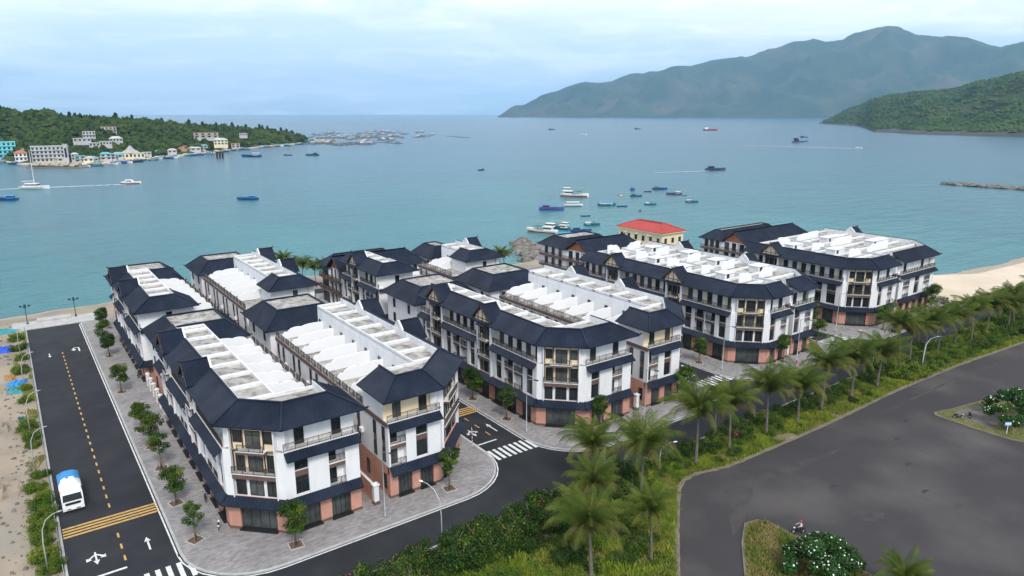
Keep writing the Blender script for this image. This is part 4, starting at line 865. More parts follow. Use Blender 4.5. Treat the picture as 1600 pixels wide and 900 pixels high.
# ------------------------------------------------------------------ boats, rafts
_hc = {}
def hull(L, W_, H_, mat, sheer=.5):
    k = (L, W_, H_, mat, sheer)
    if k in _hc: return _hc[k]
    b = MB(); n = 11; sec = []
    for i in range(n):
        t = i / (n - 1); x = -L / 2 + L * t; w_ = W_ / 2 * (min(1, (t + .28) / .4) ** .6) * (1 - max(0, (t - .55) / .45) ** 2.1 * .97); z = H_ * (1 + sheer * ((t - .35) ** 2) * 2.6)
        sec.append([(x, 0, -.5), (x, w_ * .6, -.25), (x, w_ * .92, z * .55), (x, w_, z), (x, max(w_ - .18, .01), z), (x, max(w_ - .22, .005), z - .45), (x, 0, z - .45)])
    m = len(sec[0]); vs = [p for s in sec for p in s] + [(p[0], -p[1], p[2]) for s in sec for p in s]; fs = []; q = n * m
    for i in range(n - 1):
        for j in range(m - 1): a = i * m + j; fs.append((a, a + m, a + m + 1, a + 1)); fs.append((q + a + 1, q + a + m + 1, q + a + m, q + a))
    fs.append(tuple(range(m - 1, -1, -1))); fs.append(tuple(q + j for j in range(m)))
    _hc[k] = mesh('hull', vs, fs, mat); return _hc[k]
def boat(kind, px, py, rz, L, hm, label, roof='hullwhite', stripe=None, group='boats in the bay', cat='boat', flag=True):
    x, y = gp(px, py, SEA_Z); B = empty(kind, (x, y, SEA_Z), label, cat, group, R(rz)); W_ = L * .27; H_ = L * .085
    link('hull', hull(L, W_, H_, hm), B); b = MB(); b.box(-L * .44, L * .3, -W_ * .4, W_ * .4, H_ * .55, H_ * .62); b.build('deck', 'deckwood', B)
    if stripe: link('rubbing_strake', hull(L * .985, W_ * 1.02, H_ * .42, stripe), B, (0, 0, -.1))
    if kind in ('fishing_boat', 'trawler'):
        c = -L * .22; ch = L * .13; b = MB(); b.box(c - L * .14, c + L * .12, -W_ * .32, W_ * .32, H_ * .6, H_ * .6 + ch); cb = b.build('cabin', roof, B)
        b = MB(); b.box(c - L * .125, c + L * .13, -W_ * .325, W_ * .325, H_ * .6 + ch * .5, H_ * .6 + ch * .8); b.build('window', 'glass', cb)
        b = MB(); b.box(c - L * .18, c + L * .16, -W_ * .4, W_ * .4, H_ * .6 + ch, H_ * .6 + ch * 1.1); b.build('cabin_roof', roof, cb)
        b = MB(); b.tube([(L * .12, 0, H_ * .5), (L * .12, 0, H_ + L * .22)], .09, 5); b.bar((L * .12, 0, H_ + L * .2), (-L * .1, 0, H_ + L * .16), .07); b.build('mast', 'deckwood', B)
        b = MB()
        for sx in (-.02, .2): 
            for sy in (-1, 1): b.bar((L * sx, sy * W_ * .36, H_ * .6), (L * sx, sy * W_ * .36, H_ + L * .1), .08)
        b.build('awning_posts', 'deckwood', B); b = MB(); b.box(-L * .05, L * .23, -W_ * .42, W_ * .42, H_ + L * .1, H_ + L * .11); b.build('awning', 'tarpblue' if roof != 'hullwhite' else 'net', B)
        if kind == 'trawler':
            b = MB(); b.box(-L * .42, -L * .16, -W_ * .3, W_ * .3, H_ * .6 + ch * 1.1, H_ * .6 + ch * 1.9); u = b.build('wheelhouse', roof, B); b = MB(); b.box(-L * .425, -L * .155, -W_ * .305, W_ * .305, H_ * .6 + ch * 1.45, H_ * .6 + ch * 1.75); b.build('window', 'glass', u)
            b = MB()
            for k in range(9): t = -L * .3 + L * .6 * k / 8; b.bar((t, 0, H_ + L * .14), (t, 0, H_ + L * .24), .06); b.bar((t, -W_ * .4, H_ + L * .24), (t, W_ * .4, H_ + L * .24), .06)
            b.build('lamp_rack', 'galv', B)
    elif kind == 'ferry_boat':
        b = MB(); b.box(-L * .38, L * .3, -W_ * .4, W_ * .4, H_ * .6, H_ * .6 + L * .05); b.build('bench_deck', 'hullwhite', B)
        b = MB(); b.box(-L * .4, L * .32, -W_ * .45, W_ * .45, H_ + L * .13, H_ + L * .145); b.build('canopy', roof, B)
        b = MB()
        for k in range(7):
            for sy in (-1, 1): t = -L * .37 + L * .66 * k / 6; b.bar((t, sy * W_ * .42, H_ * .5), (t, sy * W_ * .42, H_ + L * .13), .09)
        b.build('canopy_posts', 'hullwhite', B)
    elif kind == 'rowing_boat':
        b = MB()
        for t in (-.2, .05, .25): b.box(L * t - .15, L * t + .15, -W_ * .38, W_ * .38, H_ * .75, H_ * .85)
        b.build('thwart', 'deckwood', B)
    elif kind == 'speedboat':
        b = MB(); b.add([(-L * .3, -W_ * .36, H_ * .6), (L * .18, -W_ * .3, H_ * .6), (L * .18, W_ * .3, H_ * .6), (-L * .3, W_ * .36, H_ * .6), (-L * .25, -W_ * .3, H_ + L * .12), (L * .02, -W_ * .26, H_ + L * .12), (L * .02, W_ * .26, H_ + L * .12), (-L * .25, W_ * .3, H_ + L * .12)], [(0, 1, 5, 4), (1, 2, 6, 5), (2, 3, 7, 6), (3, 0, 4, 7), (4, 5, 6, 7)]); c = b.build('cabin', 'hullwhite', B)
        b = MB(); b.box(-L * .22, L * .06, -W_ * .34, W_ * .34, H_ + L * .03, H_ + L * .075); b.build('window', 'glass', c)
    elif kind == 'sailing_catamaran':
        b = MB(); b.box(-L * .3, L * .12, -W_ * .4, W_ * .4, H_ * .9, H_ * .9 + L * .12); c = b.build('cabin', 'hullwhite', B); b = MB(); b.box(-L * .29, L * .125, -W_ * .41, W_ * .41, H_ + L * .04, H_ + L * .08); b.build('window', 'glass', c)
        b = MB(); b.tube([(0, 0, 0), (0, 0, L * 1.35)], [.28, .14], 6); b.bar((0, 0, H_ + L * .2), (-L * .42, 0, H_ + L * .18), .3); b.build('mast', 'hullwhite', B)
    elif kind == 'cargo_boat':
        b = MB(); b.box(-L * .42, -L * .2, -W_ * .38, W_ * .38, H_ * .6, H_ + L * .13); c = b.build('wheelhouse', 'hullwhite', B); b = MB(); b.box(-L * .16, L * .32, -W_ * .36, W_ * .36, H_ * .6, H_ * 1.2); b.build('hatch_cover', 'hullred', B)
    return B
BT = [('trawler', 898, 307, -55, 21, 'hullwhite', 'large white trawler with lamp rack in the moored fleet', 'hullwhite', 'hullred'), ('fishing_boat', 862, 328, -38, 16, 'hullpurple', 'long purple-awninged wooden boat below the white trawler', 'hullpurple', None),
 ('ferry_boat', 896, 322, -36, 12, 'hullwhite', 'white passenger boat with pale canopy between trawler and purple boat', 'hullwhite', 'hullteal'), ('ferry_boat', 948, 321, -36, 12, 'hullteal', 'teal passenger boat with blue canopy in the moored fleet', 'tarpblue', None),
 ('rowing_boat', 972, 323, -36, 7, 'hullblue', 'small empty blue rowing boat next to the teal passenger boat', 'hullwhite', None), ('fishing_boat', 969, 305, 50, 10, 'hullwhite', 'pale fishing boat seen end-on in the moored fleet', 'thatch', None),
 ('fishing_boat', 988, 297, 54, 11, 'hullblue', 'blue fishing boat with red flag pole seen end-on', 'hullpurple', None), ('fishing_boat', 994, 307, -38, 9, 'hullteal', 'low green fishing boat with small roof in the moored fleet', 'hullteal', None),
 ('fishing_boat', 1031, 296, -34, 12, 'hullblue', 'blue fishing boat with brown awning furthest up the moored fleet', 'deckwood', None), ('fishing_boat', 1053, 304, 148, 12, 'hullblue', 'blue and red fishing boat with high yellowish wheelhouse', 'yellowwall', 'hullred'),
 ('fishing_boat', 1081, 316, -36, 9, 'hullteal', 'green fishing boat with pink awning at the end of the fleet', 'shirt', None), ('fishing_boat', 1016, 320, -50, 8, 'hullteal', 'stubby green fishing boat with white cabin in the fleet', 'hullwhite', None),
 ('fishing_boat', 1118, 266, -35, 19, 'hullblue', 'dark fishing boat under way trailing a white wake', 'trousers', 'hullred'), ('trawler', 846, 363, 118, 17, 'hullwhite', 'big white trawler with red cross stripe moored by the groyne', 'hullwhite', 'hullred'),
 ('trawler', 873, 358, 110, 13, 'hullteal', 'dark trawler moored next to the red-striped trawler', 'hullwhite', None), ('fishing_boat', 908, 362, -30, 11, 'hullblue', 'deep blue fishing boat moored nearest the shore house roof', 'hullblue', None), ('ferry_boat', 885, 372, -50, 12, 'hullpurple', 'blue-canopied boat tucked behind the shore house roof', 'tarpblue', None),
 ('fishing_boat', 387, 312, 145, 13, 'hullblue', 'lone bright blue boat in open water before the peninsula', 'tarpblue', None), ('fishing_boat', 8, 313, 148, 15, 'hullblue', 'blue boat cut by the edge of the photo', 'tarpblue', None),
 ('sailing_catamaran', 55, 295, -32, 20, 'hullwhite', 'white catamaran with tall bare mast', 'hullwhite', None), ('speedboat', 205, 287, -32, 15, 'hullwhite', 'white speedboat drawing a long wake past the catamaran', 'hullwhite', 'hullred'),
 ('rowing_boat', 752, 266, 20, 9, 'trousers', 'tiny dark boat alone in the middle of the bay', 'hullwhite', None), ('fishing_boat', 862, 203, -35, 22, 'hullblue', 'distant dark boat below the far mountain tip', 'trousers', None), ('fishing_boat', 996, 202, -35, 22, 'hullblue', 'distant dark boat under the middle of the far mountain', 'trousers', None),
 ('cargo_boat', 1110, 204, -36, 44, 'hullred', 'distant rust-red cargo boat below the far mountain', 'hullwhite', None), ('trawler', 1250, 223, -36, 28, 'hullblue', 'dark trawler with white waterline before the green headland', 'trousers', 'hullwhite'), ('fishing_boat', 1256, 215, -36, 18, 'hullblue', 'smaller dark boat just beyond the trawler off the headland', 'trousers', None),
 ('speedboat', 1342, 232, -36, 11, 'hullwhite', 'small speedboat ahead of the longest white wake', 'hullwhite', None), ('fishing_boat', 393, 245, 145, 24, 'hullblue', 'dark work boat with white deckhouse near the peninsula shore', 'hullwhite', None), ('fishing_boat', 488, 243, 145, 17, 'hullteal', 'teal boat with dark roof off the fish farm', 'trousers', None),
 ('rowing_boat', 450, 243, 145, 11, 'trousers', 'small dark boat between the work boat and the teal boat', 'hullwhite', None), ('speedboat', 912, 211, -36, 16, 'hullwhite', 'white speck of a boat on the far water', 'hullwhite', None), ('rowing_boat', 1070, 306, -30, 3.5, 'trousers', 'tiny tender behind the blue and red fishing boat', 'hullwhite', None)]
BT += [('rowing_boat', 915, 338, -30, 6, 'hullteal', 'tiny green rowing boat below the passenger boats', 'hullwhite', None), ('rowing_boat', 1000, 330, 40, 6, 'hullblue', 'tiny blue rowing boat below the stubby green boat', 'hullwhite', None), ('fishing_boat', 925, 352, -30, 9, 'hullteal', 'small teal boat beside the deep blue moored boat', 'hullwhite', None), ('rowing_boat', 1012, 300, -30, 6, 'trousers', 'small dark tender between the two blue fishing boats', 'hullwhite', None)]
for q in BT: boat(q[0], q[1], q[2], q[3], q[4] * (.88 if 830 < q[1] < 1100 and q[2] > 290 else 1), q[5], q[6], q[7], q[8])
def wake(a, b_, w0, w1, label):
    xa, ya = gp(*a, SEA_Z); xb, yb = gp(*b_, SEA_Z); d = Vector((xb - xa, yb - ya)); L = d.length; d.normalize(); nn = Vector((-d.y, d.x)); m = MB(); n = 60; vs = []
    for i in range(n + 1):
        t = i / n; w_ = (w0 + (w1 - w0) * t) * (.7 + .6 * noise.noise((i * .5, 1, 2))) * (1 - max(0, t - .8) * 3); p = Vector((xa, ya)) + d * L * t + nn * .6 * noise.noise((i * .2, 7, 1))
        vs += [(p.x + nn.x * w_, p.y + nn.y * w_, SEA_Z + .05), (p.x - nn.x * w_, p.y - nn.y * w_, SEA_Z + .05)]
    m.add(vs, [(2 * i, 2 * i + 1, 2 * i + 3, 2 * i + 2) for i in range(n)]); o = m.build('wake', 'foam'); tag(o, label, 'wake', kind='stuff')
wake((196, 288), (0, 296), 1.3, 2.6, 'white wake trailing behind the speedboat by the catamaran'); wake((1108, 267), (1020, 270), 1.1, .9, 'short white wake behind the dark fishing boat')
wake((1334, 232), (1160, 227), 2.6, 1.2, 'long white wake behind the small speedboat'); 
fm = M['foam']; fm.node_tree.nodes['Principled BSDF'].inputs['Alpha'].default_value = .9
# floating fish farm: countable rafts with huts
pmat('hutblue', (.10, .20, .32), .7); pmat('hutteal', (.12, .26, .28), .7); pmat('hutgrey', (.22, .24, .26), .8); pmat('floatwood', (.10, .11, .12), .9)
def raft_parts():
    b = MB(); r = random.Random(4)
    for k in range(5): b.bar((-9, -6 + 3 * k, .25), (9, -6 + 3 * k, .25), .7, .35); b.bar((-8 + 4 * k, -7, .35), (-8 + 4 * k, 7, .35), .7, .35)
    fr_ = mesh('float_frame', b.v, b.f, 'floatwood')
    b = MB(); b.box(-3, 3, -2.4, 2.4, .4, 3.0); hut = mesh('hut', b.v, b.f, 'hutgrey'); roofs = []
    for m_ in ('hutblue', 'hutgrey', 'hutteal', 'galv', 'thatch', 'concrete', 'hutgrey'):
        b = MB(); b.add([(-3.6, -3, 2.9), (3.6, -3, 2.9), (3.6, 3, 2.9), (-3.6, 3, 2.9), (-3.6, 0, 4.3), (3.6, 0, 4.3)], [(0, 1, 5, 4), (2, 3, 4, 5), (1, 2, 5), (3, 0, 4), (0, 3, 2, 1)]); roofs.append(mesh('hut_roof', b.v, b.f, m_))
    return fr_, hut, roofs
RF, RH, RR = raft_parts(); rr = random.Random(11)
def raft(px, py, s=1.0, huts=1, lab='floating fish-farm raft with small tarpaulin-roofed hut', grp='fish-farm rafts off the peninsula tip'):
    x, y = gp(px, py, SEA_Z); B = empty('fish_farm_raft', (x, y, SEA_Z), lab, 'raft', grp, R(rr.uniform(-45, -25))); o = link('float_frame', RF, B); o.scale = (s, s, 1)
    for k in range(huts):
        h_ = link('hut', RH, B, (rr.uniform(-6, 6), rr.uniform(-3, 3), 0)); link('hut_roof', RR[rr.randrange(7)], h_)
    b = 0
for k in range(120):
    py = rr.uniform(205.5, 226); f = (py - 205.5) / 20.5; px = rr.uniform(488 - 4 * f, 646 - 60 * f) if k % 6 else rr.uniform(560, 660 - 40 * f)
    raft(px, py, 1.3, rr.choice((1, 1, 2)))
for px, py, lb in ((662, 213, 'lone raft with wheelhouse hut off the end of the farm'), (672, 211, 'raft just beyond the lone wheelhouse raft'), (708, 213, 'outermost long low raft of the fish farm'), (724, 215, 'second outlying low raft'), (655, 214.5, 'low raft between farm and lone hut'), (534, 227, 'dark-roofed raft nearest the viewer in the fish farm')):
    raft(px, py, 1.7, 2 if px in (662, 534) else 0 if px > 700 else 1, lb, 'outlying rafts')
for k in range(62):
    px = rr.uniform(-5, 480); d = interp(PSH, px); x, y, _ = ray(px, 300, d - rr.uniform(14, 40)); B = empty('moored_boat', (x, y, SEA_Z), 'small boat or raft moored along the peninsula waterfront', 'boat', 'craft along the peninsula waterfront', R(rr.uniform(-60, -10)))
    L = rr.uniform(8, 17); link('hull', hull(round(L), round(L * .28, 1), round(L * .1, 1), rr.choice(('hullblue', 'hullteal', 'hullwhite', 'trousers', 'floatwood', 'hullteal'))), B); h_ = link('hut', RH, B); h_.scale = (.7, .6, .8); q = link('hut_roof', RR[rr.randrange(7)], h_)
x, y = gp(90, 262, SEA_Z); B = empty('floating_restaurant', (x, y, SEA_Z), 'long brown floating platform with low thatched roofs before the white hotel', 'platform', None, R(-34)); b = MB(); b.box(-28, 28, -5, 5, 0, .8); b.build('deck', 'deckwood', B)
for k in range(5):
    b = MB(); u = -20 + k * 9.5; b.add([(u - 4, -4.4, 2.6), (u + 4, -4.4, 2.6), (u + 4, 4.4, 2.6), (u - 4, 4.4, 2.6), (u - 4, 0, 4.6), (u + 4, 0, 4.6)], [(0, 1, 5, 4), (2, 3, 4, 5), (1, 2, 5), (3, 0, 4)]); b.build('thatched_roof', 'thatch', B)
    b = MB()
    for sx in (-3.5, 3.5):
        for sy in (-4, 4): b.bar((u + sx, sy, .8), (u + sx, sy, 2.7), .2)
    b.build('roof_posts', 'deckwood', B)
x, y = gp(344, 247, SEA_Z); B = empty('mooring_dolphin', (x, y, SEA_Z), 'dark piled mooring platform standing alone in the water', 'platform'); b = MB(); b.box(-4, 4, -3, 3, 6, 7.4); b.build('platform_deck', 'timber', B)
for u in (-3.2, 0, 3.2): b = MB(); b.tube([(u, -2, -2), (u, -2, 6)], .7, 6); b.tube([(u, 2, -2), (u, 2, 6)], .7, 6); b.build('pile', 'timber', B)
# red-roofed building on the shore
def red_house():
    x0, x1, y0, y1 = 184.6, 195.6, 164.5, 186; B = empty('harbour_office', ((x0 + x1) / 2, (y0 + y1) / 2, 0), 'pale yellow two-storey harbour building with red hipped tile roof', 'building'); P = [(x0, y1), (x0, y0), (x1, y0), (x1, y1)]
    body(B, P, -.3, 8.8, 'yellowwall'); body(B, offs(P, .7), 8.8, 9.2, 'yellowwall', 'eave_band')
    ins = 4.6; E = offs(P, .7); I = [(x0 + ins, y1 - ins), (x0 + ins, y0 + ins), (x1 - ins, y0 + ins), (x1 - ins, y1 - ins)]
    for i in range(4): j = (i + 1) % 4; slope(B, (*E[i], 9.2), (*E[j], 9.2), (*I[i], 11.6), (*I[j], 11.6), mat='redroof', rib=.6); cap(B, (*E[i], 9.2), (*I[i], 11.6), horn=False, mat='redroof'); cap(B, (*I[i], 11.6), (*I[j], 11.6), horn=False, mat='redroof')
    for i in (0, 1):
        fr = Fr(P[i], P[i + 1]); n = 6 if i == 0 else 3
        for k in range(n):
            u = fr.L * (k + .5) / n
            for z in (1.5, 5.4): window(B, fr, u - .6, u + .6, .02, z, z + 1.8, 1)
        if i == 0:
            for u in (4, 9.5, 15, 16.2): fbox('air_conditioner', B, fr, u - .4, u + .4, 0, .45, 7.5, 8.1, 'lampwhite')
red_house()
# ------------------------------------------------------------------ plants
def leaf_cloud(name, lobes, n, size, mats, probs, seed, up=.35, red=0.):
    """leaf-sized quads spread through lobes (cx,cy,cz,rx,ry,rz); denser near each lobe's surface"""
    rng = np.random.default_rng(seed); L = np.array(lobes, float); vol = L[:, 3] * L[:, 4] * L[:, 5]; pick = rng.choice(len(L), n, p=vol / vol.sum()); d = rng.normal(size=(n, 3)); d /= np.linalg.norm(d, axis=1)[:, None]
    rad = rng.random(n) ** .38; c = L[pick, :3] + d * rad[:, None] * L[pick, 3:]
    nr = d * .7 + rng.normal(size=(n, 3)) * .6 + np.array([0, 0, up]); nr /= np.linalg.norm(nr, axis=1)[:, None]
    t = np.cross(nr, rng.normal(size=(n, 3))); t /= np.linalg.norm(t, axis=1)[:, None]; b = np.cross(nr, t); s = size * rng.uniform(.6, 1.35, (n, 1)); lw = .55
    v = np.stack([c - t * s, c + b * s * lw, c + t * s, c - b * s * lw], 1).reshape(-1, 3); idx = np.arange(4 * n).reshape(n, 4)
    me = bpy.data.meshes.new(name); me.vertices.add(4 * n); me.vertices.foreach_set('co', v.ravel()); me.loops.add(4 * n); me.loops.foreach_set('vertex_index', idx.ravel()); me.polygons.add(n); me.polygons.foreach_set('loop_start', np.arange(n) * 4); me.polygons.foreach_set('loop_total', np.full(n, 4))
    for m in mats: me.materials.append(MATS[m])
    # light and dark clumps: material follows the lobe more than the single leaf
    lobe_m = rng.choice(len(mats), len(L), p=probs); mi = np.where(rng.random(n) < .6, lobe_m[pick], rng.choice(len(mats), n, p=probs)); mi = np.where((rng.random(n) < red * 3) & (nr[:, 2] > .5) & (rad > .85), len(mats) - 1, mi); me.polygons.foreach_set('material_index', mi.astype(np.int32)); me.update(); me.validate(); return me
def lobes_tree(r, seed, h=3.2, w_=1.6, n=9):
    q = random.Random(seed); out = []
    for k in range(n):
        a = q.uniform(0, 6.28); rr = w_ * math.sqrt(q.random()) * .75; t = q.uniform(.05, .95); s = q.uniform(.42, .80) * w_ * .62; rr *= math.sin(PI * (.18 + .72 * t)) ** .8 * 1.15; out.append((rr * math.cos(a), rr * math.sin(a), t * h, s, s, s * q.uniform(.6, .9)))
    return out
TREES = []
for k in range(6):
    hh = [2.9, 3.4, 2.6, 3.2, 3.0, 2.4][k]; ww = [1.5, 1.7, 1.3, 1.2, 1.6, 1.1][k]
    cm = leaf_cloud('crown', lobes_tree(0, 20 + k, hh, ww, 30 if k != 3 else 18), 4600 if k != 3 else 2300, .10, ['leafA', 'leafB', 'leafC'], [.45, .4, .15], 30 + k); b = MB(); q = random.Random(k)
    b.tube([(0, 0, 0), (.05, .03, 1.4), (.0, .05, 2.6), (.05, 0, 4.2)], [.11, .09, .07, .03], 7)
    for j in range(5): a = q.uniform(0, 6.3); z = q.uniform(1.9, 3.0); b.tube([(0, 0, z), (.5 * math.cos(a), .5 * math.sin(a), z + .7), (1.0 * math.cos(a), 1.0 * math.sin(a), z + 1.3)], [.05, .035, .015], 5)
    TREES.append((mesh('trunk', b.v, b.f, 'bark', True), cm, hh))
b = MB(); b.box(-.75, .75, -.75, .75, .0, .03); PLANT = mesh('planting_bed', b.v, b.f, 'dirt'); b = MB()
for x0, x1, y0, y1 in ((-.85, .85, -.85, -.72), (-.85, .85, .72, .85), (-.85, -.72, -.72, .72), (.72, .85, -.72, .72)): b.box(x0, x1, y0, y1, 0, .07)
PEDG = mesh('bed_edging', b.v, b.f, 'kerb'); b = MB()
for j in range(4): a = j * PI / 2 + .78; b.tube([(.75 * math.cos(a), .75 * math.sin(a), 0), (.08 * math.cos(a), .08 * math.sin(a), 1.6)], .03, 5)
STK = mesh('support_stake', b.v, b.f, 'deckwood')
def street_tree(x, y, k, s, label, group, z=.15):
    T = empty('street_tree', (x, y, z), label, 'tree', group, (x * 7 + y * 3) % 6.28); t, c, hh = TREES[k]; link('planting_bed', PLANT, T); link('bed_edging', PEDG, T); link('support_stake', STK, T)
    o = link('trunk', t, T, (0, 0, .0)); o.scale = (s, s, s); o = link('crown', c, T, (0, 0, 2.0 * s)); o.scale = (s, s, s)
for i, (x, y, k, s) in enumerate([(12.75, 82.4, 3, 1.0), (12.6, 92.6, 0, 1.08), (12.8, 104.0, 3, 1.12), (12.9, 112, 1, 1.1), (12.7, 119.5, 2, 1.1), (12.4, 139.4, 0, 1.12), (13.2, 163.0, 2, 1.12), (13.4, 172.2, 1, 1.05), (14.6, 187.0, 2, 1.12)]):
    street_tree(x, y, k, s, ['slim sparse', 'round dark', 'open thin-crowned', 'tall leafy', 'compact dark', 'isolated round', 'dense', 'leafy', 'dark'][i] + f' pavement tree, {ORD[i]} from the crosswalk along the truck road', 'pavement trees along the truck road')
for x, y, k, s, lb in [(22.2, 74.3, 0, 1.15, 'leafy young tree on the corner pavement before the curved-corner shop by the scooter'), (43.6, 74.6, 3, 1.15, 'thin young tree with fading leaves on the rounded corner by the traffic sign'), (53.0 - .8, 89.5, 0, 1.05, 'bushy tree half hidden beside the yellow rumble lines'), (63.0, 98.7, 4, 1.2, 'dark tree against the long cream-gabled terrace, further from the crosswalk'), (63.0, 88.2, 3, 1.15, 'slender tree in front of the long cream-gabled terrace near the drain cover'),
        (73.2, 76.2, 5, 1.3, 'dense tree hugging the front wall of the middle block corner shop'), (93.2, 76.0, 1, 1.15, 'staked round-crowned tree on the corner beside the second crosswalk'), (111.0, 87.2, 0, 1.1, 'tree at the kerb before the third block side shops'), (125.6, 77.4, 5, 1.3, 'dense small tree before the third block front wall'), (140.2, 78.9, 1, 1.15, 'round tree on the corner beside the third crosswalk'), (153.6, 88.2, 1, 1.1, 'dark tree at the street side of the last block'), (164.4, 76.4, 0, 1.2, 'tree with leaning crown by the dark parked car'), (189.0, 76.5, 1, 1.35, 'tallest pavement tree at the beach end of the front road')]:
    street_tree(x, y, k, s, lb, 'pavement trees along the front road')
# palms
def frond(seed, L=5.8, droop=1.0, mat=('palmleaf', 'leafA')):
    q = random.Random(seed); b = MB(); n = 15; pts = []
    for i in range(n):
        t = i / (n - 1); ang = 1.05 - droop * 1.75 * t ** 1.25
        if i == 0: p = Vector((0, 0, 0))
        else: p = pts[-1] + Vector((math.cos(ang), 0, math.sin(ang))) * L / (n - 1)
        pts.append(p)
    b.tube(pts, [.06 * (1 - .85 * i / (n - 1)) + .006 for i in range(n)], 4, False)
    for i in range(2, n * 3):
        t = i / (n * 3); k = t * (n - 1); j = min(int(k), n - 2); p = pts[j].lerp(pts[j + 1], k - j); d = (pts[j + 1] - pts[j]).normalized(); ll = L * .21 * (math.sin(PI * min(1, .16 + t * .86)) ** .55) * q.uniform(.85, 1.1)
        for sg in (-1, 1):
            side = Vector((0, sg, 0)); dr = (d * .55 + side * .8 + Vector((0, 0, -.28 - .5 * t))).normalized(); tip = p + dr * ll + Vector((0, 0, -ll * .22)); mid = p + dr * ll * .55; wv = d * .034
            b.cur = 0 if q.random() < .72 else 1; b.add([p - wv, p + wv, mid + wv * .9, mid - wv * .9, tip], [(0, 1, 2, 3), (3, 2, 4)])
    return mesh('frond', b.v, b.f, None, False, list(mat), b.m)
FRONDS = [frond(1, 5.4, .72), frond(2, 5.7, .92), frond(3, 5.7, 1.12), frond(4, 5.5, 1.38, ('palmleaf', 'palmdry')), frond(5, 5.0, 1.7, ('palmdry', 'palmleaf'))]
NUTS = MB(); q_ = random.Random(2)
for k in range(7): a = q_.uniform(0, 6.3); NUTS.lathe([(0, -.16), (.13, -.08), (.14, .05), (0, .17)], 6, (.3 * math.cos(a), .3 * math.sin(a), q_.uniform(-.35, -.05)))
NUTM = mesh('coconut_cluster', NUTS.v, NUTS.f, 'palmdry', True)
def palm(x, y, h, label, group, seed, s=1.0, lean=.5, z=0.03):
    q = random.Random(seed); P = empty('coconut_palm', (x, y, z), label, 'palm', group, q.uniform(0, 6.28)); h *= q.uniform(.9, 1.1); s *= q.uniform(.86, 1.08); b = MB(); pts = []; rs = []
    for i in range(9): t = i / 8; pts.append((lean * t ** 1.6, 0, h * t)); rs.append((.20 if i else .30) * (1 - .45 * t) * s)
    b.tube(pts, rs, 8); b.build('trunk', 'palmbark', P, smooth=True); link('coconut_cluster', NUTM, P, pts[-1]); n = 34; fl = [0, 0, 1, 1, 2, 2, 3, 3, 4]
    for k in range(n):
        t = k / n; o = link('frond', FRONDS[fl[min(8, int(t * 9))]], P, (pts[-1][0], pts[-1][1], h - .1)); o.rotation_euler = (q.uniform(-.25, .25), -.55 * (1 - t) + q.uniform(-.12, .1), k * 2.399 + q.uniform(-.3, .3)); e = s * q.uniform(.74, 1.08); o.scale = (e, e, e)
PX = [(76.2, 59.2, 7.2), (84.4, 59.6, 6.6), (93.3, 59.2, 7.2), (100.9, 58.5, 6.4), (109.2, 59.2, 7.6), (118.9, 59.2, 6.2), (127.8, 59.1, 6.4), (137.0, 59.4, 8.6), (143.5, 60.6, 7.6), (148.8, 60.2, 7.4), (156.5, 60.8, 6.8), (163.5, 60.4, 6.6), (170.5, 59.8, 6.8), (179, 60.0, 6.4), (187, 58.5, 6.6), (195, 60.0, 6.2), (204, 58.6, 6.6), (215, 59, 6.4)]
for i, (x, y, h) in enumerate(PX): palm(x, y, h, f'coconut palm with drooping crown, {ORD[i]} in the row counted from the parking lot corner', 'palms between front road and parking lot', i + 1, 1.3 if i < 10 else 1.15, (.5, -.3, .4, .2, .6, .1, -.3, 1.4)[i % 8])
for x, y, h, s, lb in [(59.0, 63.2, 6.6, 1.25, 'palm rising from shrubs closest to the front road'), (52.6, 56.2, 6.2, 1.15, 'palm with dry fronds in the middle of the shrub belt'), (60.8, 55.4, 7.6, 1.3, 'tall full-crowned palm near the parking lot corner'), (54.2, 47.4, 6.8, 1.05, 'palm standing at the shrub edge beside the parking entrance'), (46.4, 49.0, 6.0, 1.3, 'large palm cut by the bottom edge among the grasses'), (70.5, 27.6, 2.4, .9, 'low young palm top beside the flowering tree at the bottom edge')]:
    palm(x, y, h, lb, 'palms in the shrub belt', int(x * 10), s)
for i, (x, y, h) in enumerate([(69.0, 202.5, 5.6), (71.2, 196.8, 5.2), (73.4, 195.0, 4.8), (66.0, 209, 6.2), (128, 183.5, 4.6), (131, 184.5, 4.2)]):
    palm(x, y, h, f'seaside palm on the sandy shore behind the buildings, {ORD[i]} counting from the street end', 'palms along the shore', 70 + i, .95)
# shrubs
def lobes_bush(seed, n=12, h=2.6, r=2.2):
    q = random.Random(seed); out = []
    for k in range(n): a = q.uniform(0, 6.28); rr = r * math.sqrt(q.random()); s = q.uniform(.5, 1.05); zz = q.uniform(.25, 1.0) * h * (1 - .45 * (rr / r) ** 2); out.append((rr * math.cos(a), rr * math.sin(a), zz * .78, s, s, s * .8))
    for k in range(5): a = k * 1.25; out.append((r * .6 * math.cos(a), r * .6 * math.sin(a), .4, 1.0, 1.0, .6))
    return out
BUSH = [leaf_cloud('foliage', lobes_bush(60 + k, 18), 4600, .125, ['leafB', 'leafA', 'leafC', 'leafY', 'redbloom'], [[.56, .33, .10, .01, 0], [.62, .30, .07, .01, 0], [.22, .46, .30, .02, 0], [.12, .42, .45, .01, 0]][k % 4], 80 + k, red=.012 if k % 4 == 1 else 0) for k in range(8)]
b = MB(); q_ = random.Random(3)
for k in range(9): a = q_.uniform(0, 6.3); b.tube([(0, 0, 0), (.5 * math.cos(a), .5 * math.sin(a), 1.0), (1.1 * math.cos(a), 1.1 * math.sin(a), 1.9)], [.06, .04, .015], 5)
STEM = mesh('stems', b.v, b.f, 'bark')
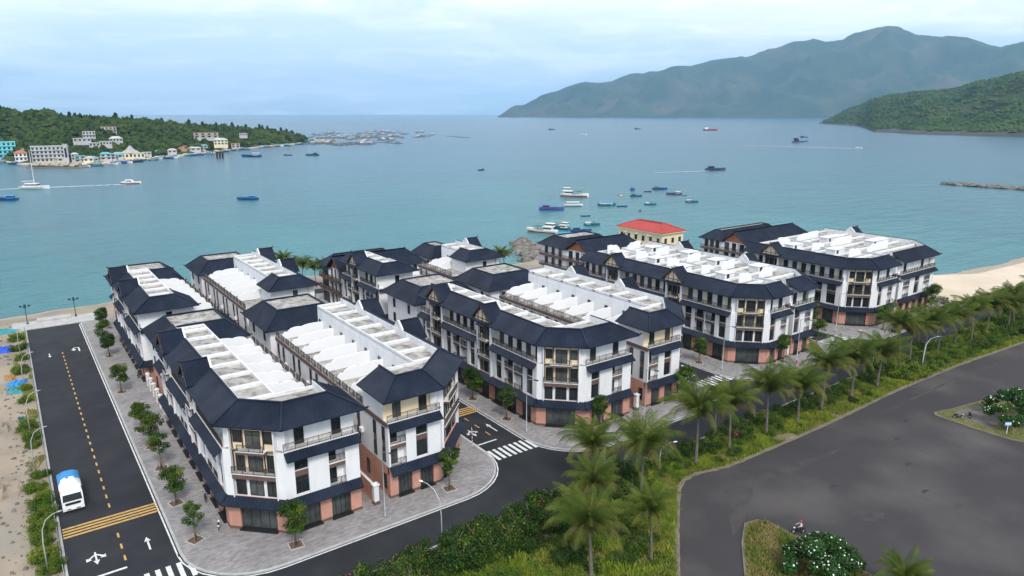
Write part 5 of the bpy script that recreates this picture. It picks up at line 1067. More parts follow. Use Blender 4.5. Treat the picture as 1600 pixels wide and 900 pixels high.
def shrub(x, y, k, s, sz, label, group, z=.02):
    S = empty('shrub', (x, y, z), label, 'shrub', group, (x * 5 + y) % 6.28); o = link('foliage', BUSH[k], S); o.scale = (s, s, s * sz); o = link('stems', STEM, S); o.scale = (s, s, s * sz)
q_ = random.Random(5); SP = []
for gx in np.arange(22.0, 66, 2.9):
    for gy in np.arange(62.4, 50, -3.0):
        if gx + (62.4 - gy) * 1.0 < 24 or gx > 60 + (gy - 52) * .9: continue
        SP.append((gx + q_.uniform(-.9, .9), gy + q_.uniform(-.8, .6), q_.uniform(.8, 1.15), gy))
for i, (x, y, s, gy) in enumerate(SP):
    fr_ = gy > 58; dark = x > 30
    shrub(x, y, q_.choice((0, 1, 4, 5) if fr_ and dark else (0, 1, 5, 2) if fr_ else (2, 6, 0, 3)), s * (1.12 if fr_ else .72), (1.05 if fr_ else .7), 'dense dark green shrub with scattered red blooms in the wide planting belt' if fr_ else 'low mixed green shrub in the grassy part of the wide planting belt', 'shrubs in the wide planting belt' if fr_ else 'low shrubs in the wide planting belt')
for x in np.arange(66, 150, 2.7): shrub(x + q_.uniform(-1, 1), 62.5 + q_.uniform(-.9, .4), q_.choice((0, 1, 4, 5, 2, 6)), q_.uniform(.6, .95), .95, 'dark shrub under the palm row along the front road kerb', 'shrubs under the palm row')
for x in np.arange(138, 240, 3.3):
    for y0 in (58.6, 62.4, 66.5):
        if x < 165 and y0 == 66.5 or (x > 165 and y0 == 66.5 and x < 206): continue
        yy = y0 - (x - 150) * (.045 if x > 150 else 0) * (1 if y0 < 60 else .3); shrub(x + q_.uniform(-1, 1), yy + q_.uniform(-.7, .7), q_.choice((2, 3, 6, 7, 0)), q_.uniform(.85, 1.25), .95, 'bright green bush in the thicket between parking lot and beach', 'bushes in the beach thicket')
for x in np.arange(210, 300, 4.5):
    for k in range(3): shrub(x + q_.uniform(-2, 2), 72 - (x - 210) * .06 - k * 4.2, q_.choice((0, 2, 3, 6)), q_.uniform(.8, 1.1), .9, 'large bush in the belt behind the beach', 'bushes behind the beach')
shrub(88.2, 61.0, 1, .45, .8, 'small bush of magenta blossom among the palms', None); BL = leaf_cloud('blossom', [(0, 0, .5, .5, .5, .4)], 130, .13, ['pinkbloom'], [1], 5); o = link('blossom', BL, bpy.data.objects['shrub'] if False else [q for q in COL.objects if q.get('label', '').startswith('small bush of magenta')][0], (0, 0, .5))
for i, y in enumerate([86, 89, 92.5, 95.5, 99, 103, 108, 112, 123.5, 127, 131, 145, 152, 163, 172, 180, 188]):
    shrub(-1.9 + q_.uniform(-.5, .5), y, q_.choice((2, 3, 6, 7)), q_.uniform(.45, .72), 1.1, f'leafy roadside bush by the mesh fence, {ORD[i]} from the bottom edge', 'roadside bushes by the fence', -.05)
for i, (x, y, s, k) in enumerate([(58.6, 121, .8, 0), (56, 124, .7, 1), (105.5, 128, .9, 0), (102.8, 186, .8, 2), (105, 184.5, .7, 3), (178, 158, 1.2, 2)]): shrub(x, y, k, s, 1, ['bush at the far end of the street with the traffic sign', 'second bush closing that same street', 'bush behind the middle block rooftops', 'pale bush by the little shore house', 'small bush at the beach by the groyne', 'bush beside the harbour building wall'][i], 'courtyard bushes', .15)
for x in np.arange(66, 140, 2.2): shrub(x + q_.uniform(-1.5, 1.5), 59.8 + q_.uniform(-1.9, 1.9), q_.choice((3, 7, 2, 6, 0)), q_.uniform(.3, .6), .85, 'low bright clump of leaves in the grass beneath the palm row', 'leafy clumps in the verge grass')
# frangipani with white flowers
def frangi(x, y, r, h, label, seed):
    T = empty('flowering_tree', (x, y, .12), label, 'tree', 'white-flowering trees'); q = random.Random(seed); b = MB(); b.tube([(0, 0, 0), (.1, 0, h * .3), (0, .1, h * .5)], [.25, .2, .15], 7)
    for k in range(8): a = k * .8; b.tube([(0, 0, h * .3), (r * .4 * math.cos(a), r * .4 * math.sin(a), h * .55), (r * .75 * math.cos(a), r * .75 * math.sin(a), h * .72)], [.12, .08, .04], 5)
    b.build('trunk', 'bark', T); lb = []
    for k in range(60): a = q.uniform(0, 6.28); t = q.uniform(0, 1); rr = r * math.sqrt(t) * .86; lb.append((rr * math.cos(a), rr * math.sin(a), h * (.12 + .78 * math.sqrt(max(0, 1 - t * .95))) * q.uniform(.7, 1.02), .9, .9, .7))
    link('crown', leaf_cloud('crown', lb, 15000, .17, ['frangi', 'leafB', 'leafA'], [.6, .22, .18], seed), T)
    rng = np.random.default_rng(seed); m = MB()
    for k in range(300):
        u = lb[rng.integers(len(lb))]; d = rng.normal(size=3); d[2] = abs(d[2]) + .25; d /= np.linalg.norm(d); c = Vector((u[0] + d[0] * .9, u[1] + d[1] * .9, u[2] + d[2] * .66)); e = Vector(d); t1 = e.orthogonal().normalized(); t2 = e.cross(t1)
        for j in range(5): a = j * 1.2566; v = t1 * math.cos(a) + t2 * math.sin(a); s_ = t1 * math.cos(a + 1.57) + t2 * math.sin(a + 1.57); m.add([c, c + v * .055 + s_ * .035, c + v * .11, c + v * .055 - s_ * .035], [(0, 1, 2, 3)])
    o = m.build('blossoms', 'petal', T); o['kind'] = 'stuff'
frangi(67.6, 34.4, 4.4, 4.6, 'round white-flowering tree on the traffic island at the bottom edge', 4); frangi(130.6, 37.0, 6.0, 6.2, 'white-flowering tree by the parked motorbike and the blue sign', 9)
# grass
def grass(name, region, n, h, label, seed, mats=('grassA', 'grassB', 'leafY'), pr=(.5, .4, .1), dens=None, z0=.03):
    rng = np.random.default_rng(seed); pts = region(rng, n); n = len(pts); a = rng.uniform(0, 6.28, n); cl = np.array([noise.noise((p[0] * .35, p[1] * .35, seed)) for p in pts]); hh = h * rng.uniform(.5, 1.3, n) * (.75 + .9 * cl); hh = np.maximum(hh, .12); w_ = .075 * h / .5 * rng.uniform(.7, 1.4, n)
    dx, dy = np.cos(a) * w_, np.sin(a) * w_; lx, ly = rng.normal(0, .35, n) * hh, rng.normal(0, .35, n) * hh; z = np.full(n, z0)
    v = np.stack([np.stack([pts[:, 0] - dx, pts[:, 1] - dy, z], 1), np.stack([pts[:, 0] + dx, pts[:, 1] + dy, z], 1), np.stack([pts[:, 0] + lx, pts[:, 1] + ly, z + hh], 1)], 1).reshape(-1, 3)
    me = bpy.data.meshes.new(name); me.vertices.add(3 * n); me.vertices.foreach_set('co', v.ravel()); me.loops.add(3 * n); me.loops.foreach_set('vertex_index', np.arange(3 * n)); me.polygons.add(n); me.polygons.foreach_set('loop_start', np.arange(n) * 3); me.polygons.foreach_set('loop_total', np.full(n, 3))
    for m in mats: me.materials.append(MATS[m])
    mi = np.where(cl > .1, 0, 1); mi = np.where(rng.random(n) < .35, rng.choice(3, n, p=pr), mi); mi = np.where((cl < -.3) & (rng.random(n) < .6), 2, mi); me.polygons.foreach_set('material_index', mi.astype(np.int32)); me.update(); me.validate()
    o = link(name, me); tag(o, label, 'grass', kind='stuff')
def edge_y(x): return np.interp(x, [p[0] for p in PEDGE], [p[1] for p in PEDGE])
def reg_belt(rng, n):
    x = rng.uniform(62, 215, n) if True else 0; x = 62 + (215 - 62) * rng.random(n) ** 1.35; lo = edge_y(x) + .35; y = lo + (64.0 - lo) * rng.random(n) ** 1.15; nz_ = np.array([noise.noise((a * .22, b * .22, 4)) for a, b in zip(x, y)]); k = (nz_ > -.38) & (rng.random(n) < np.clip((y - lo + .5) / 1.2, .25, 1)); return np.stack([x, y], 1)[k]
def reg_wide(rng, n):
    x = rng.uniform(18, 66, n); y = rng.uniform(38, 63.8, n); k = (y > np.interp(x, [p[0] for p in PEDGE[:6]], [p[1] for p in PEDGE[:6]]) + .3) | (x < 48); k &= (np.array([noise.noise((a * .2, b * .2, 8)) for a, b in zip(x, y)]) > -.33); return np.stack([x, y], 1)[k]
def inpoly(P, x, y):
    r = np.zeros(len(x), bool); n = len(P)
    for i in range(n):
        (x0, y0), (x1, y1) = P[i], P[(i + 1) % n]; c = ((y0 > y) != (y1 > y)) & (x < (x1 - x0) * (y - y0) / ((y1 - y0) or 1e-9) + x0); r ^= c
    return r
def reg_poly(P, lim, hole=None):
    def f(rng, n):
        x = rng.uniform(lim[0], lim[1], n); y = rng.uniform(lim[2], lim[3], n); k = inpoly(offs(P, -.25), x, y)
        if hole: k &= ~inpoly(hole, x, y)
        return np.stack([x, y], 1)[k]
    return f
grass('verge_grass', reg_belt, 130000, .60, 'bright green grass along the palm row beside the parking lot', 1)
grass('belt_grass', reg_wide, 60000, .75, 'tall mixed grass among the shrubs in the wide planting belt', 2, pr=(.4, .35, .25))
grass('island_grass', reg_poly(ISL1, (52, 73, 27, 46)), 16000, .6, 'yellowing grass on the traffic island with the round flowering tree', 3, ('grassB', 'leafY', 'leafY'), (.4, .3, .3), z0=.12)
grass('island_grass', reg_poly(ISL2, (122, 175, 24, 48), [(125.6, 44.9), (128.2, 45.2), (133.5, 44.0), (130.5, 38.2), (124.6, 39.5)]), 26000, .32, 'short green grass on the traffic island with the motorbike', 4, z0=.12)
def reg_left(rng, n):
    x = -.6 - np.abs(rng.normal(0, 1.3, n)); y = rng.uniform(82, 194, n); k = np.array([noise.noise((a * .4, b * .16, 3)) for a, b in zip(x, y)]) > .05; return np.stack([x, y], 1)[k]
grass('roadside_grass', reg_left, 14000, .45, 'patchy dry grass along the roadside fence', 6, ('grassA', 'leafY', 'leafY'), (.4, .3, .3), z0=-.06)
# ------------------------------------------------------------------ street furniture
def lamp_straight(x, y, rz, label):
    B = empty('street_lamp', (x, y, .15), label, 'street lamp', 'straight pavement lamps', rz); b = MB(); b.lathe([(.16, 0), (.16, .35), (.09, .4), (.055, 9.2)], 8); b.build('pole', 'steel', B, smooth=True)
    b = MB(); b.tube([(0, 0, 9.0), (.5, 0, 9.25), (1.5, 0, 9.35)], .04, 6); b.build('arm', 'steel', B); b = MB(); b.box(1.3, 2.1, -.14, .14, 9.30, 9.42); b.build('lamp_head', 'frame', B); b = MB(); b.box(-.09, .09, -.09, .09, .9, 1.3); b.build('service_box', 'galv', B)
def lamp_curved(x, y, rz, label, h=8.0, mat='galv', head='lampwhite', reach=2.6, grp='curved-arm lamps of the planting belt', z=.03):
    B = empty('street_lamp', (x, y, z), label, 'street lamp', grp, rz); pts = [(0, 0, 0), (0, 0, h * .55), (.02 * h, 0, h * .78), (.35 * reach, 0, h * .93), (.75 * reach, 0, h * .99), (reach, 0, h * 1.0)]
    b = MB(); b.tube(pts, [.085, .065, .055, .045, .04, .035], 8); b.build('pole', mat, B, smooth=True); b = MB(); b.lathe([(0, -.09), (.17, -.06), (.24, 0), (.18, .09), (0, .13)], 8); o = b.build('lamp_head', head, B, (reach + .3, 0, h), smooth=True); o.scale = (1.5, .65, .7); b = MB(); b.lathe([(.25, 0), (.25, .1), (.14, .12)], 8); b.build('base_plate', mat, B)
for x, y, lb in [(33.4, 73.4, 'tall straight lamp post at the alley mouth of the first block'), (62.6, 82.2, 'tall straight lamp post beside the drain before the middle block'), (81.0, 74.0, 'tall straight lamp post by the middle block gate pillar'), (111.2, 81.6, 'tall straight lamp post on the third block corner'), (127.6, 75.6, 'tall straight lamp post by the red hydrant'), (154.0, 82.2, 'tall straight lamp post on the last block corner')]: lamp_straight(x, y, R(-70), lb)
for x, y, lb in [(36.0, 63.6, 'curved lamp rising from the shrubs before the first block alley'), (62.4, 64.0, 'curved lamp rising from the shrubs opposite the first crosswalk'), (86.6, 64.0, 'curved lamp above the palms before the middle block'), (110.5, 64.0, 'curved lamp among the palms opposite the second crosswalk'), (135.5, 64.0, 'curved lamp among the palms opposite the third crosswalk'), (163.5, 64.0, 'curved lamp before the last block'), (192.5, 64.2, 'last curved lamp towards the beach')]: lamp_curved(x, y, R(112), lb)
lamp_curved(142.4, 57.7, R(-40), 'green-headed lamp leaning over the parking lot edge', 7.6, 'lampwhite', 'lampgreen', 2.4)
lamp_curved(70.2, 60.8, R(-20), 'white-headed lamp peeking out of the palms at the lot corner', 4.6, 'galv', 'lampwhite', 2.0)
for i, y in enumerate((85.8, 112.6, 129.0, 152.0, 175.5)): lamp_curved(-2.0, y, R(8), f'grey roadside lamp behind the fence, {ORD[i]} from the bottom edge', 6.9, 'galv', 'steel', 1.7, 'curved lamps along the truck road', -.06)
for x, y, lb in [(.2, 201.2, 'dark green lantern post on the promenade nearest the tarpaulins'), (10.4, 202.2, 'dark green lantern post on the promenade nearest the corner tree')]:
    B = empty('promenade_lantern', (x, y, .16), lb, 'street lamp', 'promenade lanterns'); b = MB(); b.lathe([(.22, 0), (.2, .5), (.09, .6), (.07, 4.2)], 8); b.build('pole', 'darkgreen', B); b = MB()
    for k in range(4): a = k * PI / 2; b.bar((0, 0, 4.1), (.9 * math.cos(a), .9 * math.sin(a), 4.5), .08); b.lathe([(.05, .1), (.28, .3), (.3, .5), (.05, .62)], 6, (.9 * math.cos(a), .9 * math.sin(a), 4.2))
    b.build('lantern_cluster', 'darkgreen', B)
B = empty('traffic_sign', (53.0, 83.4, .15), 'small traffic sign on a red and white striped post at the first crosswalk', 'sign'); 
for k in range(8): b = MB(); b.lathe([(.05, k * .33), (.05, k * .33 + .33)], 8); b.build('post_stripe', 'signred' if k % 2 else 'signwhite', B)
b = MB(); b.lathe([(0, -.02), (.42, -.02), (.42, .02), (0, .02)], 18); o = b.build('sign_plate', 'signwhite', B, (0, 0, 2.7)); o.rotation_euler = (R(80), 0, R(60)); b = MB(); b.box(-.3, .3, -.1, .1, .02, .03); o2 = b.build('sign_bar', 'signred', o)
for x, y, lb in [(102.6, 82.6, 'white-headed traffic sign post at the second crosswalk'), (145.0, 82.4, 'white-headed traffic sign post at the third crosswalk')]:
    B = empty('traffic_sign', (x, y, .15), lb, 'sign'); b = MB(); b.lathe([(.045, 0), (.045, 2.7)], 8); b.build('post', 'galv', B); b = MB(); b.lathe([(0, -.02), (.4, -.02), (.4, .02), (0, .02)], 18); o = b.build('sign_plate', 'signwhite', B, (0, 0, 2.6)); o.rotation_euler = (R(80), 0, R(60))
B = empty('fire_hydrant', (126.6, 75.0, .15), 'small red fire hydrant on the third block pavement', 'hydrant'); b = MB(); b.lathe([(.2, 0), (.2, .08), (.13, .1), (.13, .6), (.17, .62), (.15, .75), (0, .86)], 10); b.build('body', 'signred', B); b = MB(); b.bar((-.25, 0, .5), (.25, 0, .5), .12); b.build('nozzle', 'signred', B)
# alley gate walls and pillars
for x0, x1, yf, n in ((31.9, 36.0, 77.0, 'first'), (81.4, 85.6, 78.2, 'middle'), (128.2, 130.0, 78.9, 'third'), (174.8, 177.6, 79.9, 'last')):
    xp = (x0 + x1) / 2 - .1; B = empty('alley_wall', (xp, yf, .15), f'pink wall with white end pillar splitting the {n} block alley', 'wall', 'alley walls'); b = MB(); b.box(-.12, .12, .4, 14, 0, 2.5); b.build('wall_panel', 'pink', B); b = MB(); b.box(-.16, .16, .4, 14, 2.5, 2.62); b.build('coping', 'whitetrim', B)
    b = MB(); b.box(-.38, .38, -.38, .38, 0, .5); b.build('pillar_base', 'brown', B); b = MB(); b.box(-.33, .33, -.33, .33, .5, 2.75); b.build('pillar', 'whitetrim', B); b = MB(); b.box(-.45, .45, -.45, .45, 2.75, 2.9); b.lathe([(.3, 2.9), (.05, 3.2)], 4); b.build('pillar_cap', 'whitetrim', B); b = MB(); b.box(-1.6, -.2, 4.2, 4.35, 0, 2.6); b.build('gate_wall', 'pink', B)
for i, y in enumerate((124.2, 127.4, 130.6, 133.8, 137.0, 140.0)):
    B = empty('garden_pillar', (17.0, y, .15), f'white courtyard fence pillar, {ORD[i]} from the truck-road terrace end', 'pillar', 'courtyard fence pillars'); b = MB(); b.box(-.26, .26, -.26, .26, 0, 2.3); b.build('shaft', 'whitetrim', B); b = MB(); b.box(-.36, .36, -.36, .36, 2.3, 2.45); b.lathe([(.26, 2.45), (.04, 2.7)], 4); b.build('cap', 'whitetrim', B)
    if i: b = MB(); b.box(-.08, .08, -3.0, -.2, 0, .7); b.build('low_wall', 'pink', B); b = MB(); [b.box(-.02, .02, -2.9 + .2 * k, -2.86 + .2 * k, .7, 1.9) for k in range(14)]; b.box(-.025, .025, -3, -.2, 1.85, 1.92); b.build('fence_bars', 'rail', B)
for i in range(9):
    x = 55.2 + i * 1.25; B = empty('garden_pillar', (x - (0), 196.5 + i * .1, .15), f'white promenade fence pillar at the street end, {ORD[i]} from the first block', 'pillar', 'shore fence pillars'); b = MB(); b.box(-.2, .2, -.2, .2, 0, 2.0); b.build('shaft', 'whitetrim', B); b = MB(); b.box(.2, 1.05, -.03, .03, .2, 1.6); b.build('fence_bars', 'rail', B)
# fence along the truck road
for i in range(38):
    y = 84 + i * 3.0; B = empty('fence_panel', (-.62, y, -.06), 'bay of thin green mesh fence along the truck road', 'fence', 'mesh fence bays'); b = MB(); b.tube([(0, 0, 0), (0, 0, 1.5)], .035, 6); b.build('post', 'galv', B); b = MB(); [b.bar((0, 0, .15 + .2 * k), (0, 3, .15 + .2 * k), .015) for k in range(7)]; [b.bar((0, .25 * k, .1), (0, .25 * k, 1.4), .012) for k in range(1, 12)]; b.build('mesh_panel', 'net', B)
# tarpaulins and clutter on the sandy lot
def heap(name, x, y, r, h, mat, label, seed, z=-.06, sx=1.0):
    b = MB(); n = 22; m = 9; vs = []
    for i in range(m):
        t = i / (m - 1)
        for j in range(n): a = 2 * PI * j / n; q = 1 + .6 * noise.noise((math.cos(a) * 1.6, math.sin(a) * 1.6, seed + t)); vs.append((r * q * (1 - t) * math.cos(a) * sx, r * q * (1 - t) * math.sin(a), h * (1 - (1 - t) ** 5) * (.8 + .9 * noise.noise((math.cos(a) * 2, math.sin(a) * 2, seed + t * 3)))))
    b.add(vs, [(i * n + j, i * n + (j + 1) % n, (i + 1) * n + (j + 1) % n, (i + 1) * n + j) for i in range(m - 1) for j in range(n)]); o = b.build(name, mat, None, (x, y, z), smooth=False); tag(o, label, 'tarpaulin' if 'tarp' in name else 'heap')
heap('blue_tarpaulin', -4.6, 181.5, 2.6, .7, 'tarpnavy', 'crumpled deep blue tarpaulin on the sand at the edge of the photo', 1, sx=.8); heap('blue_tarpaulin', -3.2, 156.0, 1.5, .8, 'tarpblue', 'bright blue sheet over a shelter beside the roadside lamp', 2); heap('green_tarpaulin', -3.4, 152.5, 1.7, .6, 'tarpteal', 'teal tarpaulin tent next to the bright blue sheet', 3); heap('teal_tarpaulin', -5.2, 196.8, 2.2, .8, 'tarpteal', 'long teal tarpaulin by the promenade end', 4, sx=1.5); heap('sand_heap', -5.2, 134, 2.0, .9, 'sand', 'low pale sand heap on the lot', 5); heap('sand_heap', -5.6, 110, 2.4, .8, 'sand', 'grey sand heap further down the lot', 8); heap('orange_tarpaulin', -4.0, 160.0, 1.0, .8, 'orange', 'small orange cover behind the blue sheet', 6); heap('orange_tarpaulin', -4.0, 134.5, .9, .6, 'orange', 'small orange cover near the green bin', 7)
B = empty('bin', (-3.0, 134.6, -.06), 'green wheeled bin beside the roadside bushes', 'bin'); b = MB(); b.add([(-.3, -.3, .1), (.3, -.3, .1), (.3, .3, .1), (-.3, .3, .1), (-.4, -.38, 1.0), (.4, -.38, 1.0), (.4, .38, 1.0), (-.4, .38, 1.0)], [(0, 3, 2, 1), (0, 1, 5, 4), (1, 2, 6, 5), (2, 3, 7, 6), (3, 0, 4, 7), (4, 5, 6, 7)]); b.build('body', 'lampgreen', B); b = MB(); b.box(-.43, .43, -.42, .42, 1.0, 1.08); b.build('lid', 'darkgreen', B)
# ------------------------------------------------------------------ vehicles
def wheel(B, x, y, r, w_, hub='galv'):
    b = MB(); b.lathe([(r * .55, -w_ / 2), (r * .95, -w_ / 2), (r, -w_ * .3), (r, w_ * .3), (r * .95, w_ / 2), (r * .55, w_ / 2)], 18); t = b.build('tyre', 'rubber', B, (x, y, r), smooth=False); t.rotation_euler = (R(90), 0, 0); t.name = 'wheel'
    b = MB(); b.lathe([(0, -w_ * .4), (r * .58, -w_ * .42), (r * .58, w_ * .42), (0, w_ * .4)], 14); b.build('rim', hub, t)
def truck(x, y, rz):
    B = empty('cargo_truck', (x, y, 0), 'white cargo truck with blue tarpaulin top driving on the dark road', 'truck', None, rz); W_ = 1.2
    # cab: forward (+x) profile extruded across
    pr = [(3.35, .55), (3.42, 1.0), (3.40, 1.55), (3.18, 2.55), (2.9, 2.85), (1.75, 2.9), (1.7, .6)]; b = MB(); n = len(pr); vs = [(px, -W_ if z < 2.7 else -W_ + .12, z) for px, z in pr] + [(px, W_ if z < 2.7 else W_ - .12, z) for px, z in pr]; b.add(vs, [tuple(range(n)), tuple(range(2 * n - 1, n - 1, -1))] + [((i + 1) % n, i, n + i, n + (i + 1) % n) for i in range(n)]); cab = b.build('cab', 'carwhite', B)
    b = MB(); b.add([(3.415, -1.08, 1.62), (3.415, 1.08, 1.62), (3.21, 1.0, 2.5), (3.21, -1.0, 2.5)], [(0, 1, 2, 3)]); b.build('windscreen', 'glass', cab)
    for s in (-1, 1):
        b = MB(); b.add([(3.1, s * 1.205, 1.65), (2.2, s * 1.205, 1.65), (2.2, s * 1.205, 2.4), (2.98, s * 1.205, 2.4)], [(0, 1, 2, 3)]); b.build('side_window', 'glass', cab); b = MB(); b.box(3.36, 3.46, s * .95 - .18, s * .95 + .18, .78, 1.0); b.build('headlight', 'signwhite', cab); b = MB(); b.bar((3.2, s * 1.2, 2.3), (3.5, s * 1.5, 2.2), .05); b.box(3.4, 3.5, s * 1.5 - .12, s * 1.5 + .12, 1.75, 2.25); b.build('mirror', 'black', cab)
    b = MB(); b.box(3.38, 3.47, -.85, .85, 1.12, 1.42); b.build('grille', 'black', cab); b = MB(); b.box(3.3, 3.52, -1.2, 1.2, .42, .72); b.build('bumper', 'carwhite', cab); b = MB(); b.box(3.5, 3.54, -.75, -.3, .5, .62); b.box(3.5, 3.54, .3, .75, .5, .62); b.build('fog_light', 'black', cab)
    b = MB(); b.box(-3.4, 1.75, -.5, .5, .5, .75); b.build('chassis', 'black', B); b = MB(); b.box(-3.45, 1.55, -1.22, 1.22, .85, 2.5); cg = b.build('cargo_body', 'carwhite', B)
    b = MB(); vs = []; n = 12; m = 8
    for i in range(n + 1):
        for j in range(m + 1): u = -3.5 + 5.1 * i / n; v = -1.26 + 2.52 * j / m; vs.append((u, v, 2.5 + .75 * (1 - (abs(v) / 1.26) ** 3) * min(1, (i + .4) / 2) * min(1, (n - i + .6) / 2) + .12 * noise.noise((u * 1.7, v * 1.7, 3))))
    mi = []
    for i in range(n):
        for j in range(m): b.cur = 0 if i < 7 + (1 if j % 3 == 0 else 0) and j < 8 else 1; a = i * (m + 1) + j; b.v = b.v or [tuple(p) for p in vs]; b.f.append((a, a + m + 1, a + m + 2, a + 1)); b.m.append(b.cur)
    link('tarpaulin', mesh('tarpaulin', b.v, b.f, None, True, ['tarpblue', 'carwhite'], b.m), cg)
    for px in (2.6, -1.5, -2.6):
        for s in (-1, 1): wheel(B, px, s * 1.0, .48, .3)
truck(1.55, 101.8, R(-90))
def car(x, y, rz, label):
    B = empty('parked_car', (x, y, .15), label, 'car', None, rz); pr = [(-2.3, .45), (-2.35, .95), (-2.15, 1.1), (-1.9, 1.72), (-.2, 1.8), (.75, 1.15), (2.1, .98), (2.3, .75), (2.3, .4)]; b = MB(); n = len(pr); vs = [(px, -.95 if z < 1.3 else -.72, z) for px, z in pr] + [(px, .95 if z < 1.3 else .72, z) for px, z in pr]; b.add(vs, [tuple(range(n)), tuple(range(2 * n - 1, n - 1, -1))] + [((i + 1) % n, i, n + i, n + (i + 1) % n) for i in range(n)]); o = b.build('body', 'cargreen', B)
    b = MB(); b.add([(.72, -.8, 1.19), (.72, .8, 1.19), (-.15, .68, 1.79), (-.15, -.68, 1.79)], [(0, 1, 2, 3)]); b.build('windscreen', 'glass', o)
    for s in (-1, 1): b = MB(); b.add([(.5, s * .9, 1.2), (-1.9, s * .9, 1.2), (-1.75, s * .75, 1.66), (-.2, s * .75, 1.7)], [(0, 1, 2, 3)]); b.build('side_window', 'glass', o); b = MB(); b.box(2.2, 2.32, s * .65 - .2, s * .65 + .2, .68, .85); b.build('headlight', 'signwhite', o)
    b = MB(); b.box(-1.7, -.3, -.68, .68, 1.8, 1.86); b.build('roof_rack', 'galv', o)
    for px in (1.45, -1.45):
        for s in (-1, 1): wheel(B, px, s * .85, .34, .22)
car(166.0, 73.9, R(20), 'dark green car parked at the kerb before the last block')
def motorbike(x, y, rz, label, col='black', z=.15, seat='black', grp='motorbikes'):
    B = empty('motorbike', (x, y, z), label, 'motorbike', grp, rz)
    for px in (.65, -.6):
        b = MB(); k = []
        for j in range(14): a = 2 * PI * j / 14; k.append((px + .27 * math.cos(a), 0, .3 + .27 * math.sin(a)))
        b.tube(k + [k[0]], .055, 6, False); o = b.build('wheel', 'rubber', B); b = MB(); b.bar((px, -.08, .3), (px, .08, .3), .1); [b.bar((px, 0, .3), (px + .25 * math.cos(a), 0, .3 + .25 * math.sin(a)), .02) for a in np.linspace(0, 5.2, 6)]; b.build('hub', 'galv', o)
    b = MB(); b.tube([(.5, 0, .75), (.25, 0, .42), (-.15, 0, .38), (-.45, 0, .55), (-.75, 0, .72)], [.1, .13, .16, .17, .08], 8); b.build('body', col, B); b = MB(); b.tube([(.62, 0, .32), (.48, 0, .95)], .04, 6); b.build('fork', 'galv', B); b = MB(); b.tube([(.0, 0, .74), (-.35, 0, .78), (-.72, 0, .8)], [.1, .13, .09], 8); b.build('seat', seat, B); b = MB(); b.tube([(.42, -.32, 1.02), (.48, 0, .97), (.42, .32, 1.02)], .025, 6); [b.bar((.42, s * .3, 1.0), (.46, s * .38, 1.2), .02) for s in (-1, 1)]; b.build('handlebar', 'black', B); b = MB(); b.lathe([(0, -.06), (.1, -.03), (.1, .05), (0, .09)], 8, (.6, 0, .85)); b.build('headlight', 'signwhite', B); b = MB(); b.bar((.68, 0, .6), (.45, 0, .62), .12, .06); b.build('mudguard', col, B)
motorbike(15.7, 83.4, R(75), 'white scooter leaning by the corner shop of the truck-road terrace', 'carwhite'); motorbike(15.9, 91.2, R(80), 'dark scooter parked against the truck-road shops')
motorbike(124.9, 43.8, R(-48), 'dark motorbike with pale box parked on the grass island kerb', 'trousers', .02); motorbike(127.0, 42.9, R(30), 'second motorbike standing on the island paving', 'black', .13)
for i, (x, y) in enumerate(((199.5, 78.2), (201, 78.6), (202.5, 79.0), (204, 79.4), (205.5, 79.8))): motorbike(x, y, R(70), f'motorbike parked at the beach end under the tallest pavement tree, {ORD[i]} from the tree', ('black', 'tarpblue', 'trousers', 'signred', 'black')[i], .16)
motorbike(16.1, 146, R(85), 'dark scooter beside the far truck-road terrace end')
motorbike(72.9, 40.6, R(150), 'motorbike carrying a rider past the round flowering tree', 'black', .02)
B = empty('signboard', (124.6, 36.6, .12), 'small pale blue signboard on a post by the flowering tree', 'sign'); b = MB(); b.lathe([(.05, 0), (.05, 2.0)], 8); b.build('post', 'signwhite', B); b = MB(); b.box(-.5, .5, -.03, .03, 1.5, 2.05); o = b.build('board', 'signblue', B); o.rotation_euler[2] = R(-40); b = MB(); b.box(-.42, .42, -.045, -.03, 1.7, 1.86); o2 = b.build('board_print', 'signwhite', o)
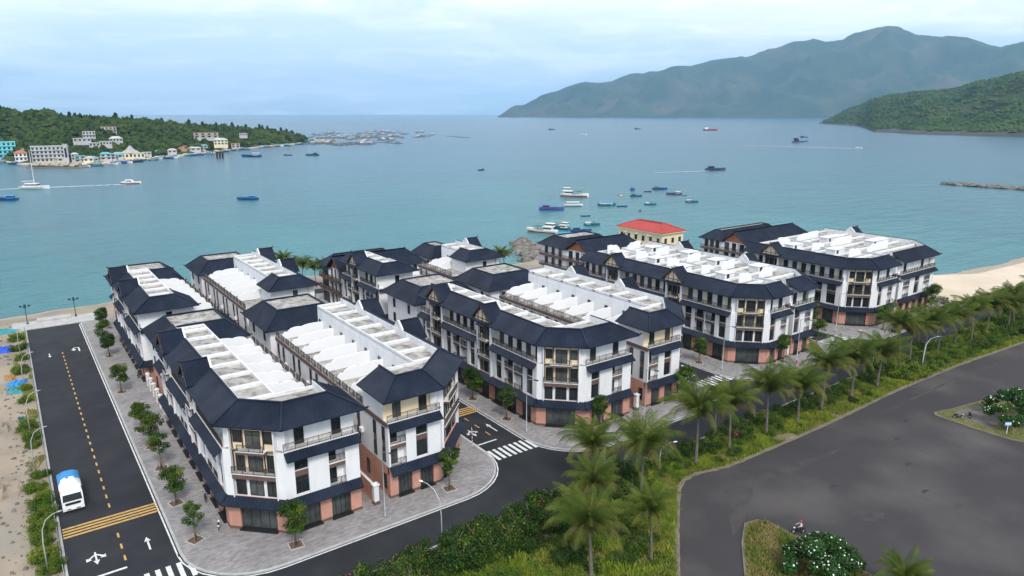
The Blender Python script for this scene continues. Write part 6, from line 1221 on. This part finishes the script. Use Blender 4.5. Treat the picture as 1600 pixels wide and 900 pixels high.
# rider: one continuous skinned body, seated
def rider(x, y, rz, z):
    J = {'pel': (-.30, 0, .92, .15), 'bel': (-.27, 0, 1.08, .14), 'che': (-.22, 0, 1.30, .16), 'nek': (-.20, 0, 1.47, .06), 'hed': (-.17, 0, 1.58, .09), 'top': (-.17, 0, 1.72, .085)}
    E_ = [('pel', 'bel'), ('bel', 'che'), ('che', 'nek'), ('nek', 'hed'), ('hed', 'top')]
    for s, n in ((-1, 'l'), (1, 'r')):
        J.update({n + 'sh': (-.21, s * .19, 1.40, .07), n + 'el': (.0, s * .30, 1.18, .05), n + 'wr': (.30, s * .30, 1.08, .035), n + 'hd': (.40, s * .29, 1.06, .04), n + 'hi': (-.25, s * .10, .90, .10), n + 'kn': (.14, s * .18, .84, .075), n + 'an': (.02, s * .18, .40, .05), n + 'to': (.16, s * .18, .35, .045)})
        E_ += [('che', n + 'sh'), (n + 'sh', n + 'el'), (n + 'el', n + 'wr'), (n + 'wr', n + 'hd'), ('pel', n + 'hi'), (n + 'hi', n + 'kn'), (n + 'kn', n + 'an'), (n + 'an', n + 'to')]
    ks = list(J); me = bpy.data.meshes.new('person'); me.from_pydata([J[k][:3] for k in ks], [(ks.index(a), ks.index(b_)) for a, b_ in E_], []); o = link('person', me, None, (x, y, z), rz); m = o.modifiers.new('skin', 'SKIN')
    for i, k in enumerate(ks): v = me.skin_vertices[0].data[i]; v.radius = (J[k][3], J[k][3]); v.use_root = k == 'pel'
    s = o.modifiers.new('sub', 'SUBSURF'); s.levels = s.render_levels = 2; dg = bpy.context.evaluated_depsgraph_get(); me2 = bpy.data.meshes.new_from_object(o.evaluated_get(dg)); o.modifiers.clear(); o.data = me2
    me2.materials.clear(); [me2.materials.append(MATS[k]) for k in ('shirt', 'trousers', 'skin')]
    for p in me2.polygons: c = p.center; p.material_index = 2 if c.z > 1.5 or (c.x > .15 and c.z > .98) else 1 if c.z < .98 else 0; p.use_smooth = True
    b = MB(); b.lathe([(.13, 1.60), (.14, 1.68), (.11, 1.78), (0, 1.83)], 10, (-.18, 0, 0)); b.build('helmet', 'signred', o, smooth=True); tag(o, 'person in pale shirt and red helmet riding past the round flowering tree', 'person')
rider(72.9, 40.6, R(150), .02)
# ------------------------------------------------------------------ sea air
b = MB(); b.box(-34000, 34000, -34000, 34000, -15, 1460); hz = b.build('haze', 'white'); hz.data.materials.clear(); hm = bpy.data.materials.new('haze'); hm.use_nodes = True; t = hm.node_tree; t.nodes.remove(t.nodes['Principled BSDF']); pv = t.nodes.new('ShaderNodeVolumePrincipled'); pv.inputs['Color'].default_value = (.46, .74, 1.0, 1); pv.inputs['Density'].default_value = 4.8e-5; pv.inputs['Anisotropy'].default_value = .2; t.links.new(pv.outputs[0], t.nodes['Material Output'].inputs['Volume']); hz.data.materials.append(hm); hz['kind'] = 'stuff'; hz['label'] = 'pale sea haze filling the air over the bay'

# loose stones on the sandy lot
rb = MB(); q_ = random.Random(31)
for k in range(420):
    x = -1.2 - abs(q_.gauss(0, 3.2)); y = q_.uniform(82, 205); s = q_.uniform(.06, .32) * (1.6 if q_.random() < .08 else 1); a0 = q_.uniform(0, 6)
    p = [(x + s * q_.uniform(.7, 1.3) * math.cos(a0 + j * 1.257), y + s * q_.uniform(.7, 1.3) * math.sin(a0 + j * 1.257)) for j in range(5)]; h_ = s * q_.uniform(.5, 1)
    rb.add([(u, v, -.08) for u, v in p] + [(x + (u - x) * .55, y + (v - y) * .55, -.06 + h_) for u, v in p], [(5, 6, 7, 8, 9)] + [(j, (j + 1) % 5, 5 + (j + 1) % 5, 5 + j) for j in range(5)])
tag(rb.build('rubble', 'rock'), 'scattered grey stones on the sandy lot beside the truck road', 'rubble', kind='stuff')
